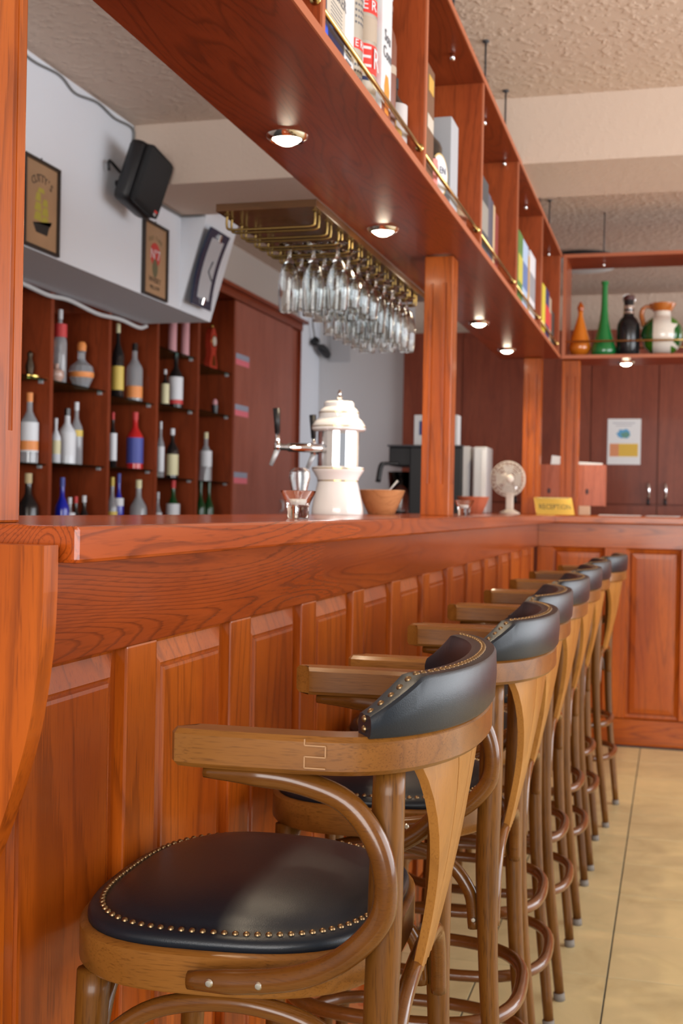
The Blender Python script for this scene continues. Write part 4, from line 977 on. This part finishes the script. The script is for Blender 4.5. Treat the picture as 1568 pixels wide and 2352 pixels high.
tubeo('handle', silver, dr, spline([(XC, 7.76, 1.200), (XC+0.02, 7.76, 1.190), (XC+0.022, 7.76, 1.14), (XC, 7.76, 1.125)], 4), 0.006, 8)
shelves = {}
bays = [(3.559, 4.076, (1.687, 1.33)), (4.104, 4.623, (1.687, 1.325)), (4.651, 5.169, (1.690, 1.335)), (5.197, 5.715, (1.677, 1.336)), (5.743, 6.265, (1.981, 1.686, 1.303)), (6.293, 6.824, (1.955, 1.700, 1.299))]
for ya, yb_, zs in bays:
    for z in zs:
        g = bx('glass_shelf', tint, bc, -2.870, XC-0.012, ya, yb_, z-0.005, z)
        for yy in (ya+0.004, yb_-0.004): bx('shelf_peg', silver, g, XC-0.050, XC-0.030, yy-0.006, yy+0.006, z-0.018, z-0.0055, 0.001)
XBt = -2.70
G = {k: pc(k, c, r_) for k, c, r_ in (('clear_bottle_look', (0.42, 0.43, 0.46), 0.12), ('white_bottle', (0.72, 0.74, 0.78), 0.3), ('dark_bottle', (0.015, 0.012, 0.012), 0.12), ('blue_bottle', (0.01, 0.02, 0.40), 0.12), ('green_dark_bottle', (0.01, 0.06, 0.015), 0.12),
     ('red_bottle', (0.55, 0.02, 0.02), 0.2), ('amber_bottle', (0.30, 0.10, 0.02), 0.15))}
LB = {k: pc(k, c, 0.5) for k, c in (('orange_label', (0.85, 0.30, 0.08)), ('white_label', (0.72, 0.73, 0.76)), ('cream_label', (0.72, 0.66, 0.40)), ('red_label', (0.6, 0.04, 0.04)), ('yellow_label', (0.72, 0.52, 0.10)), ('gold_cap', (0.55, 0.42, 0.22)), ('blue_label', (0.06, 0.08, 0.35)))}
g_clear = plain('bottle_clear_glass', (0.70, 0.73, 0.77), 0.08); g_clear.node_tree.nodes['Principled BSDF'].inputs['Transmission Weight'].default_value = 0.65
from math import tan as _tan
def ypx(x, X=XBt):   # where the sight line of that shelf column meets the bottle row
    c = (x-784)/F_PX; d = fwd+c*r2; return d.y/d.x*X
BL = [ # px centre, base z, height, radius, body, label, cap, (label lo, hi), text for label
 (64, 1.325, 0.305, 0.038, 'clear_bottle_look', 'white_label', 'orange_label', (0.16, 0.58), 'clear bottle with white and orange label, orange cap, far left bay middle shelf'),
 (87, 0.955, 0.335, 0.044, 'dark_bottle', 'white_label', 'gold_cap', (0.10, 0.40), 'black wine bottle with gold cap, bottom of the far left bay'),
 (131, 1.690, 0.330, 0.030, 'clear_bottle_look', 'red_label', 'white_label', (0.62, 0.80), 'tall clear bottle with red neck label, second bay upper shelf'),
 (125, 1.335, 0.20, 0.022, 'white_bottle', 'cream_label', 'white_label', (0.2, 0.5), 'slim white bottle at left of second bay middle shelf'),
 (151, 1.335, 0.255, 0.040, 'white_bottle', 'white_label', 'dark_bottle', (0.15, 0.55), 'white flowered bottle with dark stopper, second bay middle shelf'),
 (172, 1.335, 0.290, 0.029, 'clear_bottle_look', 'yellow_label', 'white_label', (0.45, 0.55), 'clear bottle with white cap beside the flowered bottle'),
 (142, 0.955, 0.325, 0.032, 'blue_bottle', None, 'blue_label', None, 'cobalt blue bottle, second bay bottom shelf'),
 (160, 0.955, 0.235, 0.025, 'clear_bottle_look', 'white_label', 'white_label', (0.2, 0.7), 'small bottle with white label beside the blue bottle'),
 (174, 0.955, 0.240, 0.024, 'dark_bottle', 'cream_label', 'red_label', (0.2, 0.6), 'small dark bottle with cream label, second bay bottom shelf'),
 (193, 0.955, 0.245, 0.027, 'dark_bottle', 'blue_label', 'white_label', (0.2, 0.6), 'small dark bottle, rightmost of second bay bottom shelf'),
 (264, 1.677, 0.370, 0.031, 'dark_bottle', 'yellow_label', 'cream_label', (0.10, 0.42), 'tall bottle with yellow label and pale neck, third bay upper shelf'),
 (303, 1.677, 0.300, 0.042, 'clear_bottle_look', 'orange_label', 'dark_bottle', (0.06, 0.26), 'clear wine bottle with orange label and black cap, third bay upper shelf'),
 (256, 1.336, 0.270, 0.020, 'dark_bottle', 'white_label', 'red_label', (0.12, 0.62), 'dark bottle with white label and red cap, third bay middle shelf'),
 (307, 1.336, 0.295, 0.042, 'red_bottle', 'blue_label', 'red_label', (0.10, 0.55), 'red and blue spirit bottle, third bay middle shelf'),
 (257, 0.955, 0.340, 0.026, 'clear_bottle_look', 'yellow_label', 'yellow_label', (0.3, 0.5), 'clear bottle with yellow band, third bay bottom shelf'),
 (272, 0.955, 0.360, 0.024, 'blue_bottle', 'white_label', 'blue_label', (0.55, 0.66), 'slim pale blue bottle, third bay bottom shelf'),
 (320, 0.955, 0.335, 0.044, 'clear_bottle_look', 'cream_label', 'cream_label', (0.12, 0.35), 'pear-shaped clear bottle, third bay bottom shelf'),
 (374, 1.686, 0.195, 0.022, 'dark_bottle', 'cream_label', 'white_label', (0.05, 0.6), 'bottle with cream label, fourth bay upper shelf'),
 (398, 1.686, 0.310, 0.040, 'dark_bottle', 'white_label', 'dark_bottle', (0.12, 0.56), 'dark bottle with white label, fourth bay upper shelf'),
 (366, 1.303, 0.300, 0.020, 'clear_bottle_look', 'white_label', 'white_label', (0.10, 0.55), 'slim clear bottle with white label, fourth bay middle shelf'),
 (393, 1.303, 0.275, 0.034, 'dark_bottle', 'cream_label', 'white_label', (0.06, 0.48), 'black bottle with cream label and white neck, fourth bay middle shelf'),
 (362, 0.955, 0.275, 0.022, 'clear_bottle_look', 'white_label', 'white_label', (0.3, 0.6), 'small clear bottle at left of fourth bay bottom shelf'),
 (397, 0.955, 0.345, 0.037, 'green_dark_bottle', 'white_label', 'red_label', (0.35, 0.62), 'green bottle with white label and red cap, fourth bay bottom shelf'),
 (470, 1.299, 0.290, 0.036, 'clear_bottle_look', 'white_label', 'cream_label', (0.30, 0.62), 'clear bottle with pale label and cream cap, last bay middle shelf'),
 (460, 0.955, 0.345, 0.030, 'green_dark_bottle', None, 'green_dark_bottle', None, 'left one of two plain green bottles, last bay bottom shelf'),
 (479, 0.955, 0.345, 0.030, 'green_dark_bottle', None, 'green_dark_bottle', None, 'right one of two plain green bottles, last bay bottom shelf')]
def spot(px, r):
    # bottles stand near the front edge of their bay
    X = -2.602-r; k = 1+sum(px > q for q in (118, 250, 360, 455)); ya, yb_, zs = bays[k]
    return X, min(max(ypx(px, X), ya+r+0.004), yb_-r-0.004)
for (px, z, h, r, gk, lk, ck, lr, lab) in BL:
    X, Yb_ = spot(px, r)
    m_ = g_clear if gk == 'clear_bottle_look' else G[gk]
    bottle('bottle', lab, X, Yb_, z+0.0005, h*0.98, r, m_, 'bottles in the wall cabinet', LB.get(lk), LB.get(ck) or G.get(ck), 0.36, lr or (0.1, 0.4))
# two-colour halves for the red/blue bottle and orange foot of the first bottle label are printed bands
def find(lab):
    return [o for o in bpy.data.objects if o.get('label') == lab][0]
t = find('clear bottle with white and orange label, orange cap, far left bay middle shelf'); latheo('orange_label_band', LB['orange_label'], t, [(0.0387, 0.055), (0.0387, 0.095)], 18)
t = find('dark bottle with white label, fourth bay upper shelf'); latheo('red_label_band', LB['red_label'], t, [(0.0409, 0.022), (0.0409, 0.045)], 18)
# decanter, candles, clock, small things
dc = thing('cut_glass_decanter', 'round cut glass decanter with orange stopper, second bay upper shelf', 'decanter', (*spot(181, 0.059), 1.6905))
latheo('body', g_clear, dc, [(0, 0), (0.032, 0), (0.036, 0.01), (0.056, 0.055), (0.058, 0.075), (0.050, 0.105), (0.026, 0.122), (0.017, 0.135), (0.016, 0.165), (0.021, 0.172), (0, 0.172)], 12, smooth=False)
latheo('orange_band', LB['orange_label'], dc, [(0.0545, 0.050), (0.0585, 0.060), (0.0585, 0.075)], 12); latheo('stopper', LB['orange_label'], dc, [(0, 0.172), (0.020, 0.174), (0.022, 0.200), (0.014, 0.216), (0, 0.218)], 14)
sm = thing('small_round_flask', 'small round flask with orange front, left of the decanter', 'flask', (-2.628, 4.765, 1.6905))
latheo('body', pc('pearly_glass', (0.55, 0.35, 0.28), 0.15), sm, [(0, 0), (0.020, 0), (0.034, 0.025), (0.030, 0.050), (0.010, 0.062), (0.010, 0.08), (0, 0.08)], 18)
tk = thing('gilt_trinket', 'small dark trinket with gilt base, upper shelf of far left bay', 'ornament', (*spot(64, 0.046), 1.6875))
latheo('base', gold, tk, [(0, 0), (0.045, 0), (0.045, 0.010), (0.02, 0.018), (0, 0.018)], 20); latheo('figure', pc('dark_bronze', (0.05, 0.03, 0.015), 0.4, metal=0.6), tk, [(0, 0.017), (0.014, 0.018), (0.020, 0.05), (0.010, 0.085), (0.013, 0.105), (0, 0.12)], 16)
for k, px in enumerate((389, 418)):
    c_ = thing('pink_candle', ('pink pillar candle, left one on the top glass shelf', 'pink pillar candle, right one on the top glass shelf')[k], 'candle', (*spot(px, 0.024), 1.9815), 0, 'pink candles on the top glass shelf')
    latheo('wax', pc('pink_wax', (0.62, 0.30, 0.33), 0.5), c_, [(0, 0), (0.023, 0), (0.023, 0.20), (0, 0.198)], 20); latheo('wick', blackp, c_, [(0, 0.197), (0.001, 0.197), (0.001, 0.21), (0, 0.21)], 6)
mc_ = thing('ornate_mantel_clock', 'ornate red and gilt clock on the top shelf of the last bay', 'clock', (*spot(484, 0.045), 1.9555))
redl = pc('red_lacquer', (0.42, 0.04, 0.02), 0.3)
Yc = [(-0.055, 0), (0.055, 0), (0.060, 0.03), (0.040, 0.07), (0.034, 0.10), (0.048, 0.15), (0.042, 0.20), (0.020, 0.235), (0, 0.245), (-0.020, 0.235), (-0.042, 0.20), (-0.048, 0.15), (-0.034, 0.10), (-0.040, 0.07), (-0.060, 0.03)]
bm = NB(); prism(bm, [(y, z+0.012) for y, z in Yc], 'X', -0.035, 0.0); mesh_obj('case', bm, redl, mc_)
for r_, mm_, xx in ((0.036, gold, 0.002), (0.028, creamp, 0.0045)):
    bm = NB(); lathe(bm, [(0, 0.002), (r_, 0.0015), (r_, -0.002), (0, -0.002)], 24); bm.transform(TR(xx, 0, 0.175) @ TX); mesh_obj('dial' if mm_ is creamp else 'dial_ring', bm, mm_, mc_)
for y in (-0.05, 0.05):
    latheo('scroll_foot', gold, mc_, [(0, 0), (0.010, 0.0), (0.013, 0.008), (0.008, 0.018), (0, 0.02)], 12, (-0.012, y, 0)); 
bm = NB(); prism(bm, [(-0.03, 0.03), (0.03, 0.03), (0.02, 0.075), (0, 0.095), (-0.02, 0.075)], 'X', 0.0, 0.004); mesh_obj('gilt_ornament', bm, gold, mc_)
latheo('crown', gold, mc_, [(0, 0.255), (0.008, 0.256), (0.012, 0.268), (0.004, 0.28), (0, 0.282)], 12, (-0.015, 0, 0))
sg_ = thing('shot_glass', 'small dark shot glass with pink top in the last bay', 'glass', (*spot(489, 0.023), 1.7005))
latheo('body', blackg, sg_, [(0, 0), (0.016, 0), (0.022, 0.05), (0.020, 0.05), (0.012, 0.006), (0, 0.006)], 18); latheo('pink_top', pc('pink_wax', (0.62, 0.30, 0.33)), sg_, [(0, 0.052), (0.012, 0.052), (0.015, 0.07), (0.008, 0.085), (0, 0.086)], 14)

# ------------------------------------------------------------------ soffit wall : pictures, speaker, wall clock, cables
XW = -2.2195
frame_m = plain('dark_picture_frame', (0.022, 0.014, 0.010), 0.35)
def picture(y0, y1, z0, z1, label):
    t = thing('framed_print', label, 'picture', (XW, y0, z0), 0, 'framed spirit prints on the white soffit')
    W_, H_ = y1-y0, z1-z0; f = 0.011
    for (a, b_, c_, d) in ((0, W_, 0, f), (0, W_, H_-f, H_), (0, f, f, H_-f), (W_-f, W_, f, H_-f)): bx('frame_side', frame_m, t, 0, 0.016, a, b_, c_, d, 0.001)
    bx('print', plain('aged_paper_'+str(int(y0*10)), (0.40, 0.24, 0.13), 0.35, var=0.25), t, 0.001, 0.006, f, W_-f, f, H_-f)
    tubeo('hook', darkgrey, t, [(0.006, W_*0.5, H_-0.001), (0.006, W_*0.5, H_+0.010)], 0.003, 6)
    return t, W_, H_
ink = pc('black_ink', (0.015, 0.013, 0.012), 0.5); shipy = pc('olive_yellow_ink', (0.42, 0.36, 0.05), 0.5); redi = pc('red_ink', (0.50, 0.04, 0.03), 0.5)
t, W_, H_ = picture(3.755, 4.006, 2.066, 2.388, 'framed print lettered CUTTY\'S with yellow sailing ship, at the left')
def arctext(par, s, size, mat, cy_, cz, rad, span, x=0.0066):
    for k, ch in enumerate(s):
        a = -span/2+span*k/(len(s)-1)
        text('letter', ch, size, mat, par, TR(x, cy_+rad*math.sin(a), cz+rad*math.cos(a)-rad) @ Matrix.Rotation(-a, 4, 'X') @ TX)
arctext(t, "CUTTY'S", 0.040, ink, W_*0.53, H_*0.80, 0.12, 1.1)
bm = NB()
for (a, b_, c_, d, e_) in ((0.085, 0.125, 0.175, 0.205, 0.11), (0.080, 0.130, 0.140, 0.170, 0.10), (0.078, 0.132, 0.105, 0.136, 0.10), (0.135, 0.175, 0.165, 0.190, 0.15), (0.132, 0.180, 0.130, 0.160, 0.15), (0.130, 0.182, 0.098, 0.126, 0.15), (0.10, 0.15, 0.208, 0.224, 0.13)):
    prism(bm, [(a, c_), (b_, c_), (b_-0.006, d), (a+0.010, d)], 'X', 0.0058, 0.0066)
mesh_obj('ship_sails', bm, shipy, t)
bm = NB(); prism(bm, [(0.070, 0.092), (0.195, 0.100), (0.205, 0.118), (0.185, 0.092), (0.172, 0.062), (0.095, 0.062)], 'X', 0.0058, 0.0068); mesh_obj('ship_hull', bm, ink, t)
t, W_, H_ = picture(4.740, 4.992, 2.065, 2.390, 'framed print with red No 7 lettering, between speaker and wall clock')
arctext(t, 'OLD TIME', 0.026, pc('faded_green_ink', (0.13, 0.12, 0.06), 0.6), W_*0.5, H_*0.80, 0.14, 0.9)
bm = NB(); lathe(bm, [(0, 0.0004), (0.052, 0.0003), (0.052, -0.0005)], 28); bm.transform(TR(0.0064, W_*0.5, H_*0.58) @ TX); mesh_obj('red_disc', bm, redi, t)
text('lettering', 'N\u00b07', 0.060, wcart, t, TR(0.0072, W_*0.5, H_*0.575) @ TX)
bm = NB(); lathe(bm, [(0, 0.0004), (0.034, 0.0003), (0.034, -0.0005)], 20); bm.transform(TR(0.0066, W_*0.5, H_*0.40) @ TX @ Matrix.Diagonal((0.8, 1.2, 1, 1))); mesh_obj('green_seal', bm, pc('faded_green_ink', (0.25, 0.25, 0.15)), t)
text('lettering', 'WHISKY', 0.034, ink, t, TR(0.0066, W_*0.5, H_*0.235) @ TX); text('lettering', 'MELLOW', 0.024, ink, t, TR(0.0066, W_*0.5, H_*0.135) @ TX)
# speaker
spk = thing('wall_speaker', 'black rounded loudspeaker hung tilted on the white soffit', 'speaker', (-2.075, 4.49, 2.468))
MS = Matrix.Rotation(math.radians(-9), 4, 'X') @ Matrix.Rotation(math.radians(14), 4, 'Y')
bm = NB(); box(bm, -0.075, 0.0, -0.118, 0.118, -0.128, 0.128, 0.028); bm.transform(MS); mesh_obj('cabinet', bm, blackp, spk, True)
bm = NB(); box(bm, -0.002, 0.030, -0.111, 0.111, -0.121, 0.121, 0.026); bm.transform(MS); gr_ = mesh_obj('grille', bm, plain('speaker_cloth', (0.010, 0.010, 0.011), 0.8, bump=0.6, bscale=500), spk, True)
bm = NB(); box(bm, 0.0297, 0.0312, 0.060, 0.085, -0.100, -0.092); bm.transform(MS); mesh_obj('red_badge', bm, redp, gr_)
bm = NB(); box(bm, 0.0297, 0.0312, 0.058, 0.078, -0.114, -0.103); bm.transform(MS); mesh_obj('grey_badge', bm, silver, gr_)
tubeo('bracket', blackp, spk, [(-0.145, 0.0, 0.0), (-0.06, 0.0, 0.0)], 0.014, 10); tubeo('bracket_hook', blackp, spk, spline([(-0.12, -0.02, 0.04), (-0.12, -0.115, 0.06), (-0.12, -0.118, 0.02)], 3), 0.006, 8)
# wall clock
wc = thing('wall_clock', 'dark blue rectangular wall clock with white dial, hung tilted by the glass rack', 'clock', (-2.140, 5.275, 2.27))
MC = Matrix.Rotation(math.radians(15), 4, 'Y')
def cpanel(x0, x1, hy, hz, curve=0.022):
    bm = NB(); n_ = 12; rings = []
    for k in range(n_+1):
        z = -hz+2*hz*k/n_; cx_ = -curve*(1-(z/hz)**2)+curve
        rings.append([bm.verts.new((x0+cx_*0.8, -hy, z)), bm.verts.new((x1+cx_*0.8, -hy, z)), bm.verts.new((x1+cx_*0.8, hy, z)), bm.verts.new((x0+cx_*0.8, hy, z))])
    for A, B in zip(rings, rings[1:]):
        for k in range(4): bm.faces.new((A[k], A[(k+1) % 4], B[(k+1) % 4], B[k]))
    bm.faces.new(rings[0]); bm.faces.new(list(reversed(rings[-1]))); bmesh.ops.recalc_face_normals(bm, faces=bm.faces); bm.transform(MC); return bm
mesh_obj('clock_body', cpanel(0.0, 0.012, 0.115, 0.180), plain('dark_blue_glass', (0.030, 0.040, 0.075), 0.2), wc)
mesh_obj('dial', cpanel(0.0125, 0.014, 0.070, 0.140, 0.013), plain('pale_grey_dial', (0.50, 0.52, 0.56), 0.4), wc)
for (ang, L_) in ((20, 0.055), (120, 0.070)):
    a = math.radians(ang); tubeo('hand', inkm, wc, [MC @ Vector((0.017, 0.0, -0.01)), MC @ Vector((0.018, L_*math.sin(a), -0.01+L_*math.cos(a)))], 0.003, 6)
for z in (-0.150, 0.150):
    bm = NB(); box(bm, 0.020, 0.036, -0.012, 0.012, z-0.018, z+0.018, 0.003); bm.transform(MC); mesh_obj('chrome_clip', bm, chrome, wc)
bm = NB(); box(bm, -0.08, 0.0, -0.02, 0.02, -0.02, 0.02); mesh_obj('wall_mount', bm, blackp, wc)
# cables
cb = tubeo('speaker_cable', pc('grey_cable', (0.20, 0.20, 0.20), 0.6), None, spline([(-2.214, 3.2, 2.735), (-2.212, 3.6, 2.740), (-2.214, 3.80, 2.722), (-2.214, 4.0, 2.738), (-2.214, 4.12, 2.712), (-2.212, 4.30, 2.735), (-2.214, 4.45, 2.722), (-2.212, 4.615, 2.730), (-2.212, 4.622, 2.66), (-2.20, 4.60, 2.60), (-2.15, 4.55, 2.565), (-2.12, 4.52, 2.52)], 6), 0.005, 6)
tag(cb, 'thin grey cable running along the ceiling corner down to the speaker', 'cable')
cb = tubeo('flat_cable', pc('grey_cable', (0.2, 0.2, 0.2)), None, spline([(-2.208, 4.85, 2.489), (-2.210, 4.95, 2.486), (-2.210, 5.10, 2.488), (-2.205, 5.148, 2.489), (-2.10, 5.150, 2.489)], 5), 0.005, 6)
tag(cb, 'thin grey cable along the underside of the ceiling beam, right of the speaker', 'cable')
cb = tubeo('light_cord', pc('white_cord', (0.62, 0.62, 0.62), 0.5), None, spline([(-2.57, 3.9, 2.053), (-2.565, 4.3, 2.050), (-2.56, 4.55, 2.035), (-2.565, 4.75, 2.046), (-2.555, 5.0, 2.026), (-2.565, 5.25, 2.040), (-2.56, 5.45, 2.030), (-2.565, 5.55, 2.052)], 6), 0.010, 8)
tag(cb, 'white cord sagging along the rear edge of the soffit underside', 'cable')
# phone and fuse box
fb = thing('fuse_box', 'flat pale grey fuse box cover on the alcove wall', 'panel', (-2.515, 8.70, 2.25))
bx('cover', plain('pale_grey_cover', (0.46, 0.46, 0.48), 0.6), fb, 0, 0.155, -0.02, -0.0005, 0, 0.34, 0.004)
ph = thing('wall_phone', 'black handset hanging on a grey cord at the recess wall', 'telephone', (-2.575, 8.52, 2.30))
tubeo('handset', blackp, ph, spline([(0.02, -0.10, 0.07), (0.025, -0.03, 0.045), (0.035, 0.05, 0.03), (0.04, 0.17, 0.0)], 4), [0.035, 0.033, 0.02, 0.014, 0.014, 0.018, 0.026, 0.032, 0.036, 0.036, 0.034, 0.032, 0.028], 12)
tubeo('cord', pc('grey_cable', (0.2, 0.2, 0.2)), ph, spline([(0.01, -0.07, 0.10), (0.008, -0.12, 0.22), (0.008, -0.04, 0.33), (0.008, 0.06, 0.36)], 5), 0.007, 6)
tubeo('cord', pc('white_cord', (0.6, 0.6, 0.6)), ph, spline([(0.012, 0.06, 0.36), (0.012, 0.10, 0.2), (0.012, 0.09, 0.06)], 5), 0.007, 6)

# ------------------------------------------------------------------ tall cabinets along the back wall
YB = 8.60
g5 = 'tall brown cupboards along the back wall'
xe = [-1.93, -1.495, -1.038, -0.580, -0.122, 0.336, 0.794]
cn = ['leftmost brown cupboard of the back wall, beside the grey alcove', 'brown cupboard behind the fan, second from the alcove', 'brown cupboard behind the corner posts, third from the alcove', 'brown cupboard with the hanging calendar on its door', 'brown cupboard at the right edge of the view']
xdiv = list(zip(xe, xe[1:]))
k0 = None
for i, (a, b_) in enumerate(xdiv):
    lab = cn[i] if i < 5 else 'brown cupboard of the back wall beyond the right edge of the view'
    t = thing('tall_cupboard', lab, 'cupboard', (a, YB, 0), 0, g5); W_ = b_-a
    bx('carcass', cab_v, t, 0.001, W_-0.001, 0.022, 0.372, 0.0, 2.44)
    d = bx('upper_door', cab_v, t, 0.003, W_-0.003, 0.0, 0.020, 1.222, 2.40, 0.002)
    bx('lower_door', cab_v, t, 0.003, W_-0.003, 0.0, 0.020, 0.10, 1.212, 0.002)
    hx = W_-0.055 if i % 2 == 1 else 0.058
    hz = 1.30
    h_ = tubeo('handle', chrome, d, spline([(hx, -0.001, hz+0.075), (hx, -0.018, hz+0.06), (hx, -0.030, hz+0.02), (hx, -0.022, hz-0.03), (hx, -0.001, hz-0.045)], 4), [0.004, 0.005, 0.006, 0.007, 0.008, 0.009, 0.010, 0.011, 0.011, 0.010, 0.009, 0.008, 0.008, 0.008, 0.007, 0.007, 0.006], 10)
    tubeo('handle_tip', blackp, h_, [(hx, -0.012, hz-0.045), (hx, -0.012, hz-0.085)], [0.010, 0.008], 10)
cal = thing('wall_calendar', 'white calendar sheet with blue picture and orange-yellow table on a cupboard door', 'calendar', (-0.462, YB-0.0005, 1.495))
bx('sheet', paper, cal, 0, 0.226, -0.003, -0.0005, 0, 0.318)
def blob(name, mat, par, cx_, cz, rx, rz, seed_, y=-0.0036):
    bm = NB(); rnd = random.Random(seed_); pts = []
    for k in range(20):
        a = 2*PI*k/20; q = 0.75+0.35*rnd.random(); pts.append((cx_+rx*q*math.cos(a), cz+rz*q*math.sin(a)))
    prism(bm, pts, 'Y', y, -0.0029); return mesh_obj(name, bm, mat, par)
blob('blue_picture', pc('sky_blue_print', (0.10, 0.36, 0.62), 0.5), cal, 0.110, 0.215, 0.048, 0.036, 3)
blob('green_picture', pc('sea_green_print', (0.12, 0.30, 0.24), 0.5), cal, 0.120, 0.205, 0.030, 0.022, 5, -0.0040)
bx('orange_table', pc('orange_table_print', (0.72, 0.28, 0.12), 0.5), cal, 0.016, 0.078, -0.0036, -0.0029, 0.056, 0.145)
bx('yellow_table', pc('yellow_table_print', (0.76, 0.48, 0.05), 0.5), cal, 0.078, 0.208, -0.0036, -0.0029, 0.056, 0.145)
for k in range(4):
    bx('row_line', pc('brown_print', (0.25, 0.06, 0.02)), cal, 0.018, 0.206, -0.0039, -0.0036, 0.070+k*0.018, 0.0712+k*0.018)
bx('headline', pc('pale_grey_print', (0.45, 0.45, 0.5), 0.5), cal, 0.035, 0.185, -0.0036, -0.0029, 0.285, 0.291); bx('headline', MATS['pale_grey_print'], cal, 0.055, 0.165, -0.0036, -0.0029, 0.268, 0.273)
# ceiling lamp
cl = thing('ceiling_lamp', 'round white ceiling lamp seen above the corner of the shelves', 'ceiling lamp', (-0.575, 7.62, 2.66))
latheo('shade', plain('opal_glass', (0.72, 0.78, 0.78), 0.3), cl, [(0, 0), (0.12, 0.004), (0.19, 0.018), (0.215, 0.040), (0.218, 0.050), (0, 0.05)], 40)
latheo('mounting_ring', darkgrey, cl, [(0, 0.050), (0.222, 0.050), (0.222, 0.062), (0.19, 0.089), (0, 0.0895)], 40)
